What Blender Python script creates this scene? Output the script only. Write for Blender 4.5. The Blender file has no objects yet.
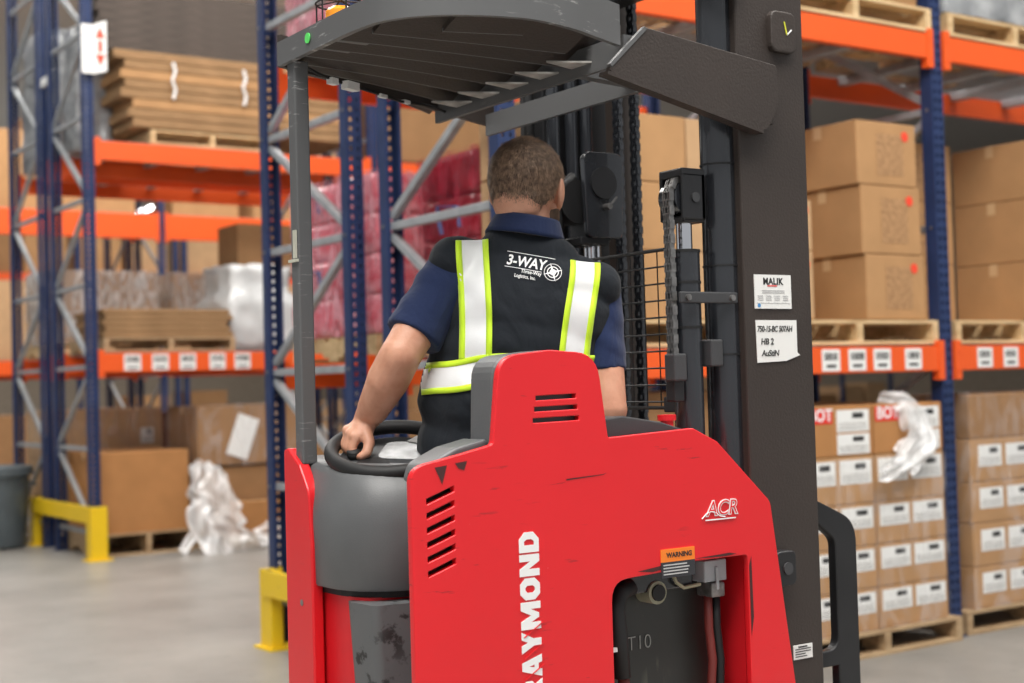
import bpy, bmesh, math, random
from mathutils import Vector, Matrix, noise
from mathutils.bvhtree import BVHTree
random.seed(7)
S = bpy.context.scene
COL = S.collection
PI = math.pi
# ------------------------------------------------------------------ mesh builder
class MB:
    def __init__(s):
        s.bm = bmesh.new(); s.mi = 0; s.M = Matrix.Identity(4)
    def _add(s, vs, fs):
        b = [s.bm.verts.new(s.M @ Vector(v)) for v in vs]
        for f in fs:
            try:
                q = s.bm.faces.new([b[i] for i in f]); q.material_index = s.mi
            except ValueError: pass
        return b
    def box(s, x0, x1, y0, y1, z0, z1):
        vs = [(x, y, z) for z in (z0, z1) for y in (y0, y1) for x in (x0, x1)]
        s._add(vs, [(0,2,3,1),(4,5,7,6),(0,1,5,4),(2,6,7,3),(0,4,6,2),(1,3,7,5)]); return s
    def obox(s, c, dx, dy, dz, hx, hy, hz):
        c = Vector(c); a = Vector(dx)*hx; b = Vector(dy)*hy; d = Vector(dz)*hz
        vs = [c + a*i + b*j + d*k for k in (-1,1) for j in (-1,1) for i in (-1,1)]
        s._add(vs, [(0,2,3,1),(4,5,7,6),(0,1,5,4),(2,6,7,3),(0,4,6,2),(1,3,7,5)]); return s
    def bar(s, p0, p1, w, t, up=(0,0,1)):
        p0 = Vector(p0); p1 = Vector(p1); d = (p1-p0); L = d.length; d.normalize()
        u = Vector(up); a = d.cross(u)
        if a.length < 1e-4: a = d.cross(Vector((1,0,0)))
        a.normalize(); b = a.cross(d).normalized()
        return s.obox((p0+p1)/2, d, a, b, L/2, w/2, t/2)
    def cyl(s, p0, p1, r0, r1=None, n=20, caps=True):
        r1 = r0 if r1 is None else r1
        p0 = Vector(p0); p1 = Vector(p1); d = (p1-p0).normalized()
        a = d.orthogonal().normalized(); b = d.cross(a)
        vs = []
        for p, r in ((p0, r0), (p1, r1)):
            for i in range(n):
                t = 2*PI*i/n; vs.append(p + (a*math.cos(t)+b*math.sin(t))*r)
        fs = [(i, (i+1) % n, n+(i+1) % n, n+i) for i in range(n)]
        if caps: fs += [tuple(range(n-1, -1, -1)), tuple(range(n, 2*n))]
        s._add(vs, fs); return s
    def tube(s, pts, r, n=8, closed=False):
        pts = [Vector(p) for p in pts]; N = len(pts); vs = []; prev = None
        for i, p in enumerate(pts):
            if closed: t = pts[(i+1) % N]-pts[i-1]
            else: t = pts[min(i+1, N-1)]-pts[max(i-1, 0)]
            t.normalize()
            if prev is None: a = t.orthogonal().normalized()
            else:
                a = prev - t*prev.dot(t); a.normalize()
            prev = a; b = t.cross(a)
            rr = r[i] if isinstance(r, (list, tuple)) else r
            for k in range(n):
                w = 2*PI*k/n; vs.append(p+(a*math.cos(w)+b*math.sin(w))*rr)
        fs = []
        for i in range(N if closed else N-1):
            j = (i+1) % N
            for k in range(n):
                fs.append((i*n+k, i*n+(k+1) % n, j*n+(k+1) % n, j*n+k))
        if not closed: fs += [tuple(range(n-1, -1, -1)), tuple(range((N-1)*n, N*n))]
        s._add(vs, fs); return s
    def ball(s, c, r, nu=20, nv=12, R=None):
        r = (r, r, r) if not isinstance(r, (tuple, list)) else r
        c = Vector(c); vs = [(0,0,1)]
        for j in range(1, nv):
            f = PI*j/nv
            for i in range(nu):
                t = 2*PI*i/nu; vs.append((math.sin(f)*math.cos(t), math.sin(f)*math.sin(t), math.cos(f)))
        vs.append((0,0,-1)); P = []
        for v in vs:
            q = Vector((v[0]*r[0], v[1]*r[1], v[2]*r[2]))
            if R is not None: q = R @ q
            P.append(c+q)
        fs = []
        for i in range(nu): fs.append((0, 1+i, 1+(i+1) % nu))
        for j in range(nv-2):
            for i in range(nu):
                a = 1+j*nu; fs.append((a+i, a+nu+i, a+nu+(i+1) % nu, a+(i+1) % nu))
        L = len(vs)-1; a = 1+(nv-2)*nu
        for i in range(nu): fs.append((L, a+(i+1) % nu, a+i))
        s._add(P, fs); return s
    def cone(s, p0, r0, p1, r1, n=20):     # tapered capsule
        s.cyl(p0, p1, r0, r1, n); s.ball(p0, r0, n, 10); s.ball(p1, r1, n, 10); return s
    def prism(s, pts, axis, a, b):          # pts 2D in the two other axes
        def mk(p, w):
            if axis == 'y': return (p[0], w, p[1])
            if axis == 'x': return (w, p[0], p[1])
            return (p[0], p[1], w)
        n = len(pts); vs = [mk(p, a) for p in pts]+[mk(p, b) for p in pts]
        fs = [(i, (i+1) % n, n+(i+1) % n, n+i) for i in range(n)]+[tuple(range(n-1, -1, -1)), tuple(range(n, 2*n))]
        s._add(vs, fs); return s
    def mesh(s, me, M=None):
        M = M or Matrix.Identity(4)
        s._add([M @ v.co for v in me.vertices], [tuple(p.vertices) for p in me.polygons]); return s
    def build(s, name, mat, parent=None, smooth=False, bevel=0, seg=2, loc=None, normals=True):
        if normals: bmesh.ops.recalc_face_normals(s.bm, faces=s.bm.faces)
        me = bpy.data.meshes.new(name); s.bm.to_mesh(me); s.bm.free()
        for m in (mat if isinstance(mat, (list, tuple)) else [mat]): me.materials.append(m)
        o = bpy.data.objects.new(name, me); COL.objects.link(o)
        if parent: o.parent = parent
        if loc: o.location = loc
        if smooth:
            for p in me.polygons: p.use_smooth = True
            if smooth != 'all':
                me.shade_flat() if False else None
                ang(o, 40)
        if bevel:
            m = o.modifiers.new('bevel', 'BEVEL'); m.width = bevel; m.segments = seg; m.limit_method = 'ANGLE'; m.angle_limit = math.radians(35)
            m.harden_normals = False
        return o
def ang(o, deg):
    me = o.data; bm = bmesh.new(); bm.from_mesh(me); lim = math.radians(deg)
    for e in bm.edges:
        e.smooth = not (len(e.link_faces) == 2 and e.calc_face_angle(0) > lim)
    bm.to_mesh(me); bm.free()
def tag(o, label, cat, group=None, kind=None):
    o['label'] = label; o['category'] = cat
    if group: o['group'] = group
    o['kind'] = kind or 'thing'
    return o
def empty(name, loc, label=None, cat=None, group=None, rz=0):
    o = bpy.data.objects.new(name, None); COL.objects.link(o); o.location = loc; o.rotation_euler.z = rz
    o.empty_display_size = .1
    if label: tag(o, label, cat, group)
    return o
def struct(o): o['kind'] = 'structure'; return o
def copy_tree(o, parent=None):
    c = o.copy(); COL.objects.link(c); c.parent = parent
    for ch in [x for x in COL.objects if x.parent == o]: copy_tree(ch, c)
    return c
def eval_mesh(o):
    dg = bpy.context.evaluated_depsgraph_get(); dg.update()
    return bpy.data.meshes.new_from_object(o.evaluated_get(dg))
def text_mesh(body, size, bold=0, extrude=.0006, shear=0, spacing=1, align='LEFT', sx=1):
    c = bpy.data.curves.new('t', 'FONT'); c.body = body; c.size = size; c.offset = bold; c.extrude = extrude; c.shear = shear
    c.space_character = spacing; c.align_x = align; c.resolution_u = 4
    o = bpy.data.objects.new('t', c); COL.objects.link(o)
    me = eval_mesh(o); bpy.data.objects.remove(o); bpy.data.curves.remove(c)
    if sx != 1:
        for v in me.vertices: v.co.x *= sx
    return me
def curve_plate(splines, depth, bevel=0):   # outlines with holes, in a plane, with thickness
    c = bpy.data.curves.new('p', 'CURVE'); c.dimensions = '2D'; c.fill_mode = 'BOTH'; c.extrude = depth/2; c.bevel_depth = bevel; c.bevel_resolution = 2
    for pts in splines:
        sp = c.splines.new('POLY'); sp.points.add(len(pts)-1); sp.use_cyclic_u = True
        for i, p in enumerate(pts): sp.points[i].co = (p[0], p[1], 0, 1)
    o = bpy.data.objects.new('p', c); COL.objects.link(o)
    me = eval_mesh(o); bpy.data.objects.remove(o); bpy.data.curves.remove(c)
    return me
def rounded(pts, rads, n=5):
    out = []; N = len(pts)
    for i in range(N):
        p = Vector(pts[i]); r = rads[i] if isinstance(rads, (list, tuple)) else rads
        a = (Vector(pts[i-1])-p); b = (Vector(pts[(i+1) % N])-p)
        if r <= 0: out.append(tuple(p)); continue
        la, lb = a.length, b.length; a.normalize(); b.normalize()
        an = a.angle(b); t = min(r/math.tan(an/2), la*.48, lb*.48)
        for k in range(n+1):
            u = k/n; out.append(tuple((p+a*t)*(1-u)**2 + p*2*u*(1-u) + (p+b*t)*u*u))
    return out
# facing -y text / plates: local (x,y,z) -> (x, ., y)
def FACE(x, y, z): return Matrix.Translation((x, y, z)) @ Matrix.Rotation(PI/2, 4, 'X')
def LEFTFACE(x, y, z): return Matrix.Translation((x, y, z)) @ Matrix.Rotation(-PI/2, 4, 'Z') @ Matrix.Rotation(PI/2, 4, 'X')
# ------------------------------------------------------------------ materials
def new(name):
    m = bpy.data.materials.new(name); m.use_nodes = True; nt = m.node_tree; b = nt.nodes['Principled BSDF']
    return m, nt, b
def N(nt, t, **k):
    n = nt.nodes.new(t)
    for a, v in k.items():
        if a in n.inputs: n.inputs[a].default_value = v
        else: setattr(n, a, v)
    return n
def coords(nt, scale=(1,1,1), rot=(0,0,0)):
    tc = N(nt, 'ShaderNodeTexCoord'); mp = N(nt, 'ShaderNodeMapping'); mp.inputs['Scale'].default_value = scale; mp.inputs['Rotation'].default_value = rot
    nt.links.new(tc.outputs['Object'], mp.inputs[0]); return mp
def paint(name, col, rough=.45, metal=0, var=.12, scale=6, col2=None, bump=0, bscale=60, coat=0, stretch=(1,1,1), spec=.5):
    m, nt, b = new(name); mp = coords(nt, stretch)
    n = N(nt, 'ShaderNodeTexNoise', Scale=scale, Detail=5.); nt.links.new(mp.outputs[0], n.inputs['Vector'])
    r = N(nt, 'ShaderNodeValToRGB'); c2 = col2 or tuple(max(0, c*(1-var*2)) for c in col)
    r.color_ramp.elements[0].position = .3; r.color_ramp.elements[1].position = .7
    r.color_ramp.elements[0].color = (*c2, 1); r.color_ramp.elements[1].color = (*col, 1)
    nt.links.new(n.outputs['Fac'], r.inputs[0]); nt.links.new(r.outputs[0], b.inputs['Base Color'])
    b.inputs['Roughness'].default_value = rough; b.inputs['Metallic'].default_value = metal
    b.inputs['Coat Weight'].default_value = coat; b.inputs['Specular IOR Level'].default_value = spec
    if bump:
        n2 = N(nt, 'ShaderNodeTexNoise', Scale=float(bscale), Detail=3.); nt.links.new(mp.outputs[0], n2.inputs['Vector'])
        bp = N(nt, 'ShaderNodeBump', Strength=bump, Distance=.004); nt.links.new(n2.outputs['Fac'], bp.inputs['Height']); nt.links.new(bp.outputs[0], b.inputs['Normal'])
    return m
def scuffed(name, col, dark, rough=.4, amt=.66, stretch=(2, 2, 14), coat=.2, light=None, spec=.5):
    """paint with long thin rubbed marks and chips of their own shape"""
    m, nt, b = new(name); tc = coords(nt, stretch)
    n = N(nt, 'ShaderNodeTexNoise', Scale=5., Detail=8., Roughness=.65); nt.links.new(tc.outputs[0], n.inputs['Vector'])
    r = N(nt, 'ShaderNodeValToRGB'); r.color_ramp.elements[0].position = amt; r.color_ramp.elements[1].position = amt+.05
    r.color_ramp.elements[0].color = (0,0,0,1); r.color_ramp.elements[1].color = (1,1,1,1)
    nt.links.new(n.outputs['Fac'], r.inputs[0])
    mask = N(nt, 'ShaderNodeTexNoise', Scale=4., Detail=2.); mc = coords(nt); nt.links.new(mc.outputs[0], mask.inputs['Vector'])
    mr = N(nt, 'ShaderNodeValToRGB'); mr.color_ramp.elements[0].position = .5; mr.color_ramp.elements[1].position = .62
    nt.links.new(mask.outputs['Fac'], mr.inputs[0])
    mu = N(nt, 'ShaderNodeMath', operation='MULTIPLY'); nt.links.new(r.outputs[0], mu.inputs[0]); nt.links.new(mr.outputs[0], mu.inputs[1])
    big = N(nt, 'ShaderNodeTexNoise', Scale=3., Detail=3.); nt.links.new(mc.outputs[0], big.inputs['Vector'])
    mx0 = N(nt, 'ShaderNodeMixRGB'); mx0.inputs[1].default_value = (*[c*.88 for c in col], 1); mx0.inputs[2].default_value = (*col, 1); nt.links.new(big.outputs['Fac'], mx0.inputs[0])
    mx = N(nt, 'ShaderNodeMixRGB'); mx.inputs[2].default_value = (*dark, 1); nt.links.new(mu.outputs[0], mx.inputs[0]); nt.links.new(mx0.outputs[0], mx.inputs[1])
    last = mx
    if light:
        n3 = N(nt, 'ShaderNodeTexNoise', Scale=38., Detail=6., Roughness=.7); nt.links.new(mc.outputs[0], n3.inputs['Vector'])
        r3 = N(nt, 'ShaderNodeValToRGB'); r3.color_ramp.elements[0].position = .70; r3.color_ramp.elements[1].position = .73; nt.links.new(n3.outputs['Fac'], r3.inputs[0])
        m3 = N(nt, 'ShaderNodeMixRGB'); m3.inputs[2].default_value = (*light, 1); nt.links.new(r3.outputs[0], m3.inputs[0]); nt.links.new(mx.outputs[0], m3.inputs[1]); last = m3
    nt.links.new(last.outputs[0], b.inputs['Base Color'])
    b.inputs['Roughness'].default_value = rough; b.inputs['Coat Weight'].default_value = coat; b.inputs['Coat Roughness'].default_value = .25
    b.inputs['Specular IOR Level'].default_value = spec
    bp = N(nt, 'ShaderNodeBump', Strength=.12, Distance=.003); n2 = N(nt, 'ShaderNodeTexNoise', Scale=14.); nt.links.new(mc.outputs[0], n2.inputs['Vector']); nt.links.new(n2.outputs['Fac'], bp.inputs['Height']); nt.links.new(bp.outputs[0], b.inputs['Normal'])
    return m
def plain(name, col, rough=.5, metal=0, emit=0, coat=0):
    m, nt, b = new(name); b.inputs['Base Color'].default_value = (*col, 1); b.inputs['Roughness'].default_value = rough; b.inputs['Metallic'].default_value = metal
    b.inputs['Coat Weight'].default_value = coat
    if emit: b.inputs['Emission Color'].default_value = (*col, 1); b.inputs['Emission Strength'].default_value = emit
    return m
def film(name, alpha, tint=(.9,.9,.92), scale=9, contrast=(.45,.62)):
    m, nt, b = new(name); b.inputs['Base Color'].default_value = (*tint, 1); b.inputs['Roughness'].default_value = .22; b.inputs['Specular IOR Level'].default_value = .8
    mc = coords(nt, (1,1,.35)); n = N(nt, 'ShaderNodeTexNoise', Scale=float(scale), Detail=6., Distortion=1.5); nt.links.new(mc.outputs[0], n.inputs['Vector'])
    r = N(nt, 'ShaderNodeMapRange'); r.inputs['From Min'].default_value = contrast[0]; r.inputs['From Max'].default_value = contrast[1]; r.inputs['To Min'].default_value = alpha[0]; r.inputs['To Max'].default_value = alpha[1]
    nt.links.new(n.outputs['Fac'], r.inputs['Value']); nt.links.new(r.outputs[0], b.inputs['Alpha'])
    bp = N(nt, 'ShaderNodeBump', Strength=.5, Distance=.02); nt.links.new(n.outputs['Fac'], bp.inputs['Height']); nt.links.new(bp.outputs[0], b.inputs['Normal'])
    return m
def floor_mat():
    m, nt, b = new('polished_concrete'); mc = coords(nt)
    n = N(nt, 'ShaderNodeTexNoise', Scale=1.3, Detail=8., Roughness=.65); nt.links.new(mc.outputs[0], n.inputs['Vector'])
    r = N(nt, 'ShaderNodeValToRGB'); r.color_ramp.elements[0].position = .3; r.color_ramp.elements[1].position = .72
    r.color_ramp.elements[0].color = (.23,.22,.205,1); r.color_ramp.elements[1].color = (.36,.345,.32,1)
    nt.links.new(n.outputs['Fac'], r.inputs[0])
    v = N(nt, 'ShaderNodeTexNoise', Scale=9., Detail=6.); nt.links.new(mc.outputs[0], v.inputs['Vector'])
    vr = N(nt, 'ShaderNodeValToRGB'); vr.color_ramp.elements[0].position = .62; vr.color_ramp.elements[1].position = .75; nt.links.new(v.outputs['Fac'], vr.inputs[0])
    mx = N(nt, 'ShaderNodeMixRGB'); mx.inputs[2].default_value = (.12,.115,.11,1); nt.links.new(r.outputs[0], mx.inputs[1])
    k = N(nt, 'ShaderNodeMath', operation='MULTIPLY'); k.inputs[1].default_value = .4; nt.links.new(vr.outputs[0], k.inputs[0]); nt.links.new(k.outputs[0], mx.inputs[0])
    nt.links.new(mx.outputs[0], b.inputs['Base Color']); b.inputs['Roughness'].default_value = .38
    return m
def print_mat(name, base, ink, scale=26, amt=.5):   # worn block of printing / barcode
    m, nt, b = new(name); mc = coords(nt, (1, 1, 2.2)); v = N(nt, 'ShaderNodeTexVoronoi', Scale=float(scale)); v.distance = 'CHEBYCHEV' if hasattr(v, 'distance') else None
    nt.links.new(mc.outputs[0], v.inputs['Vector'])
    n = N(nt, 'ShaderNodeTexNoise', Scale=scale*1.6, Detail=2.); nt.links.new(mc.outputs[0], n.inputs['Vector'])
    r = N(nt, 'ShaderNodeValToRGB'); r.color_ramp.elements[0].position = amt; r.color_ramp.elements[1].position = amt+.04
    r.color_ramp.elements[0].color = (*ink, 1); r.color_ramp.elements[1].color = (*base, 1); nt.links.new(n.outputs['Fac'], r.inputs[0]); nt.links.new(r.outputs[0], b.inputs['Base Color'])
    b.inputs['Roughness'].default_value = .6; return m
def wood(name, c1, c2):
    m, nt, b = new(name); mc = coords(nt, (1, 8, 8)); n = N(nt, 'ShaderNodeTexNoise', Scale=3., Detail=6.); nt.links.new(mc.outputs[0], n.inputs['Vector'])
    r = N(nt, 'ShaderNodeValToRGB'); r.color_ramp.elements[0].position = .35; r.color_ramp.elements[1].position = .65
    r.color_ramp.elements[0].color = (*c1, 1); r.color_ramp.elements[1].color = (*c2, 1); nt.links.new(n.outputs['Fac'], r.inputs[0]); nt.links.new(r.outputs[0], b.inputs['Base Color']); b.inputs['Roughness'].default_value = .75
    return m
def weave(name, col, col2, scale=900, rough=.9, sheen=.3, fold=.0):
    m, nt, b = new(name); mc = coords(nt)
    n = N(nt, 'ShaderNodeTexNoise', Scale=float(scale)/3, Detail=2.); nt.links.new(mc.outputs[0], n.inputs['Vector'])
    mx = N(nt, 'ShaderNodeMixRGB'); mx.inputs[1].default_value = (*col, 1); mx.inputs[2].default_value = (*col2, 1); nt.links.new(n.outputs['Fac'], mx.inputs[0]); nt.links.new(mx.outputs[0], b.inputs['Base Color'])
    b.inputs['Roughness'].default_value = rough; b.inputs['Sheen Weight'].default_value = sheen; b.inputs['Specular IOR Level'].default_value = .25
    w = N(nt, 'ShaderNodeTexNoise', Scale=7., Detail=3., Distortion=1.); mp = coords(nt, (1.6,1,.8), (0,.5,0)); nt.links.new(mp.outputs[0], w.inputs['Vector'])
    b1 = N(nt, 'ShaderNodeBump', Strength=fold, Distance=.03); nt.links.new(w.outputs['Fac'], b1.inputs['Height'])
    b2 = N(nt, 'ShaderNodeBump', Strength=.25, Distance=.001); nt.links.new(n.outputs['Fac'], b2.inputs['Height']); nt.links.new(b1.outputs[0], b2.inputs['Normal']); nt.links.new(b2.outputs[0], b.inputs['Normal'])
    return m
def skin_mat():
    m, nt, b = new('skin'); mc = coords(nt); n = N(nt, 'ShaderNodeTexNoise', Scale=22., Detail=5.); nt.links.new(mc.outputs[0], n.inputs['Vector'])
    r = N(nt, 'ShaderNodeValToRGB'); r.color_ramp.elements[0].position = .3; r.color_ramp.elements[1].position = .7
    r.color_ramp.elements[0].color = (.55,.25,.155,1); r.color_ramp.elements[1].color = (.70,.37,.25,1); nt.links.new(n.outputs['Fac'], r.inputs[0]); nt.links.new(r.outputs[0], b.inputs['Base Color'])
    b.inputs['Roughness'].default_value = .5; b.inputs['Subsurface Weight'].default_value = .08; b.inputs['Subsurface Radius'].default_value = (.02,.008,.004)
    n2 = N(nt, 'ShaderNodeTexNoise', Scale=160., Detail=3.); nt.links.new(mc.outputs[0], n2.inputs['Vector'])
    bp = N(nt, 'ShaderNodeBump', Strength=.25, Distance=.002); nt.links.new(n2.outputs['Fac'], bp.inputs['Height']); nt.links.new(bp.outputs[0], b.inputs['Normal'])
    return m
RED = scuffed('red_truck_paint', (.78,.011,.018), (.22,.015,.015), .4, .615, (2,2,16), .25, (.75,.45,.42))
REDD = paint('red_truck_paint_plain', (.74,.012,.02), .4, var=.08)
GREY = paint('grey_plastic', (.135,.14,.145), .42, var=.1, bump=.1, bscale=300)
GREYD = paint('dark_grey_plastic', (.055,.056,.06), .5, var=.1, bump=.1, bscale=300)
GUARD = scuffed('guard_grey_paint', (.115,.117,.12), (.30,.30,.30), .5, .60, (3,3,22), .1)
MAST = paint('mast_brown_black_paint', (.044,.033,.028), .55, var=.12, scale=3, bump=.25, bscale=160)
BLK = paint('black_metal', (.018,.018,.02), .42, var=.2)
BLKG = paint('black_gloss_metal', (.024,.026,.031), .25, var=.1, coat=.6)
RUB = paint('black_rubber', (.012,.012,.013), .6, var=.2)
CHR = paint('chrome_rod', (.75,.75,.77), .12, 1, var=.05)
STL = paint('worn_steel', (.35,.34,.33), .4, .8, var=.25, scale=60)
DIRTY = scuffed('battery_case_dirty', (.035,.036,.033), (.20,.20,.15), .5, .46, (7,7,1.2), .1, light=(.30,.30,.22))
BLUE = paint('blue_rack_paint', (.022,.042,.125), .45, var=.15, spec=.4)
BLUEIN = BLUE
BRACE = paint('galvanised_brace', (.42,.44,.46), .45, .35, var=.12, scale=12)
ORNG = scuffed('orange_beam_paint', (.88,.11,.012), (.55,.10,.03), .45, .66, (1,4,10), .05)
YEL = scuffed('yellow_guard_paint', (.90,.60,.01), (.25,.18,.05), .45, .66, (4,4,4), .05)
CARD = [paint('cardboard_%s' % n, c, .8, var=.07, scale=5, spec=.2) for n, c in (('tan', (.48,.27,.125)), ('pale', (.54,.34,.185)), ('brown', (.34,.185,.085)), ('orange_brown', (.47,.225,.085)))]
CARDPRINT = print_mat('carton_print', (.47,.265,.125), (.30,.16,.07), 34, .47)
CARDEDGE = paint('cardboard_edges', (.42,.25,.125), .85, var=.25, scale=9, stretch=(.5,.5,14), spec=.2)
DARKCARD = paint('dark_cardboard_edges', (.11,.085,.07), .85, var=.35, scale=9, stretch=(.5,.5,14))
WOOD = wood('pallet_wood', (.50,.33,.16), (.72,.52,.29)); WOODB = wood('pallet_wood_weathered', (.33,.21,.11), (.50,.35,.2))
WHITE = plain('white_paper', (.82,.82,.80), .55); INK = plain('black_ink', (.02,.02,.02), .6)
LABELP = print_mat('shipping_label_print', (.80,.79,.76), (.22,.22,.22), 70, .44)
LABELR = plain('red_label', (.75,.03,.02), .5); STICK = plain('red_sticker', (.85,.07,.03), .5)
TAPE = plain('packing_tape', (.60,.40,.22), .3)
WRAP = film('stretch_wrap', (.02,.22), contrast=(.45,.7)); WRAPW = film('loose_white_film', (.45,.92), (.93,.93,.93), 5)
PINK = paint('pink_wrapped_bags', (.88,.42,.48), .3, var=.3, scale=9, col2=(.75,.03,.08), bump=.9, bscale=16, coat=.4, stretch=(1,1,2))
PINKL = paint('pale_pink_wrapped_bags', (.85,.62,.65), .3, var=.3, scale=7, col2=(.72,.12,.22), bump=.9, bscale=16, coat=.4, stretch=(1,1,2))
REDBAG = paint('dark_red_bags', (.40,.015,.03), .35, var=.3, scale=9, bump=.6, bscale=18, coat=.3)
BLUEPR = plain('blue_print', (.06,.25,.55), .4)
GREYWRAP = paint('grey_wrapped_goods', (.45,.46,.47), .3, var=.3, scale=6, col2=(.16,.17,.18), bump=.8, bscale=12, coat=.4)
WHITEWRAP = paint('white_wrapped_goods', (.62,.63,.63), .35, var=.12, scale=4, bump=.5, bscale=10, coat=.3)
NAVY = weave('navy_polo_knit', (.012,.021,.065), (.018,.031,.088), 900, .9, .12, .35)
VEST = weave('black_vest_mesh', (.007,.010,.014), (.018,.022,.029), 1500, .85, .06, .45)
LIME = plain('lime_trim', (.62,.90,.02), .6); LIME.node_tree.nodes['Principled BSDF'].inputs['Sheen Weight'].default_value = .2
REFL = paint('reflective_tape', (.88,.89,.90), .35, var=.02, scale=30, bump=.15, bscale=600)
TROU = weave('dark_trousers', (.02,.022,.028), (.03,.032,.04), 700, .9, .2, .5)
SKIN = skin_mat()
HAIR = paint('brown_hair', (.15,.09,.055), .55, var=.3, scale=40, col2=(.05,.028,.018))
SLATLIT = paint('slat_end_light_grey', (.55,.53,.50), .45, .1, var=.25, scale=30)  # pale grey that paints the light at the guard slat ends
ORB = plain('orange_beacon', (.95,.33,.02), .25, 0, .25, .5)
WLINE = plain('white_vinyl', (.85,.85,.85), .5)
WIRE = plain('galvanised_wire', (.45,.45,.46), .4, .6)
# ------------------------------------------------------------------ room
o = MB().box(-30, 40, -16, 60, -.2, 0).build('floor', floor_mat()); struct(o)
o = MB().box(-30, 40, -16, 60, 10, 10.2).build('ceiling', plain('ceiling_white', (.6,.6,.6), .8)); struct(o)
o = MB().box(-30, 40, 60, 60.2, -.2, 10.2).build('wall_back', paint('wall_beige', (.34,.28,.22), .8)); struct(o)
o = MB().box(40, 40.2, -16, 60.2, -.2, 10.2).build('wall_right', bpy.data.materials['wall_beige']); struct(o)
# ------------------------------------------------------------------ pallet racks
def post_mesh(H, flip, w=.09, d=.075):
    mb = MB(); xs = [0, .016, .032, .058, .074, .09]; y = d if flip else 0
    pitch = .0508; n = int(H/pitch)
    rows = []; z = 0
    for k in range(n): rows += [(k*pitch, k*pitch+.028, False), (k*pitch+.028, (k+1)*pitch, True)]
    for c in range(5):
        if c in (1, 3):
            for z0, z1, hole in rows:
                if not hole: mb._add([(xs[c], y, z0), (xs[c+1], y, z0), (xs[c+1], y, z1), (xs[c], y, z1)], [(0,1,2,3)])
        else: mb._add([(xs[c], y, 0), (xs[c+1], y, 0), (xs[c+1], y, n*pitch), (xs[c], y, n*pitch)], [(0,1,2,3)])
    H = n*pitch
    y1 = 0 if flip else d; q = -.012 if not flip else .012
    for x in (0, w):
        mb._add([(x, y, 0), (x, y1, 0), (x, y1, H), (x, y, H)], [(0,1,2,3)])
        s = .018 if x == 0 else -.018
        mb._add([(x, y1, 0), (x+s, y1, 0), (x+s, y1, H), (x, y1, H)], [(0,1,2,3)])
    bmesh.ops.remove_doubles(mb.bm, verts=mb.bm.verts, dist=.0005)
    return mb
POSTM = {}
def post(H, flip, parent, loc):
    k = (H, flip)
    if k not in POSTM:
        o = post_mesh(H, flip).build('upright_post', BLUE, parent, normals=False); POSTM[k] = o.data
        m = o.modifiers.new('s', 'SOLIDIFY'); m.thickness = .0025; m.offset = 0
    else:
        o = bpy.data.objects.new('upright_post', POSTM[k]); COL.objects.link(o); o.parent = parent
        m = o.modifiers.new('s', 'SOLIDIFY'); m.thickness = .0025; m.offset = 0
    o.location = loc; return o
def frame(x, y, zs, startF, label, H=5.6, depth=1.07, group='blue upright frames of the pallet racks'):
    r = empty('rack_upright_frame', (x-.045, y, 0), label, 'rack frame', group)
    post(H, False, r, (0,0,.008)); post(H, True, r, (0, depth-.075, .008))
    for yy in (-.02, depth-.095):
        mb = MB().box(-.02, .11, yy, yy+.115, 0, .008); mb.cyl((.10, yy+.1, .008), (.10, yy+.1, .03), .008, n=8); mb.build('foot_plate', BLUE, r)
    y0, y1 = .07, depth-.07
    for z in zs:
        MB().box(.018, .058, y0, y1, z-.02, z+.02).build('horizontal_brace', BRACE, r, bevel=.004)
    f = startF
    for a, b in zip(zs, zs[1:]):
        if f: p, q = (.04, y1, b-.05), (.04, y0, a+.05)
        else: p, q = (.04, y0, b-.05), (.04, y1, a+.05)
        MB().bar(p, q, .04, .04, (1,0,0)).build('diagonal_brace', BRACE, r, bevel=.004)
        f = not f
    # bolts on the plain side of the posts, part of each brace joint
    mb = MB()
    for z in zs:
        for yy in (.035, depth-.035): mb.cyl((-.006, yy, z), (0, yy, z), .01, n=8)
    mb.build('brace_bolt', STL, r)['kind'] = 'stuff'
    return r
ZN = [.25, .9, 1.55, 2.24, 2.89, 3.54, 4.2, 4.85]; ZL = [.23, .97, 1.7, 2.43, 3.2, 3.95, 4.7, 5.4]
frame(-2.88, 0, ZN, True, 'blue rack frame directly behind the driver, its near post mostly hidden by him')
frame(-2.88, 1.4, ZN, False, 'blue rack frame with grey braces seen behind the grey guard pillar of the truck')
frame(0, 0, ZN, True, 'blue rack frame between the BOT cartons and the plain cartons')
frame(0, 1.4, ZN, False, 'blue rack frame at the back of the rack that holds the BOT cartons')
frame(2.9, 0, ZN, True, 'blue rack frame past the plain cartons beyond the picture edge')
frame(-2.33, 7.4, ZL, True, 'blue rack frame with red arrow sign and yellow guard at its foot')
frame(-2.33, 8.8, ZL, False, 'blue rack frame behind the one with the red arrow sign')
frame(.55, 7.4, ZL, True, 'blue rack frame on the far rack hidden behind the red wrapped goods')
frame(.55, 8.8, ZL, False, 'second blue rack frame on the far rack hidden behind the red wrapped goods')
frame(1.1, 14.8, ZL, True, 'distant blue rack frame under the farthest orange beam')
frame(1.1, 16.2, ZL, False, 'most distant blue rack frame under the farthest orange beam', )
frame(3.4, 7.4, ZL, True, 'blue rack frame on the far rack seen past the mast')
mb = MB(); mb.M = Matrix.Translation((0,0,0))
o = MB().box(-2.345, -2.315, 8.47, 8.8, 4.45, 4.53).build('row_spacer', WHITE, bevel=.003); tag(o, 'short white spacer bar joining the two frames left of the arrow sign', 'rack spacer')
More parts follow.
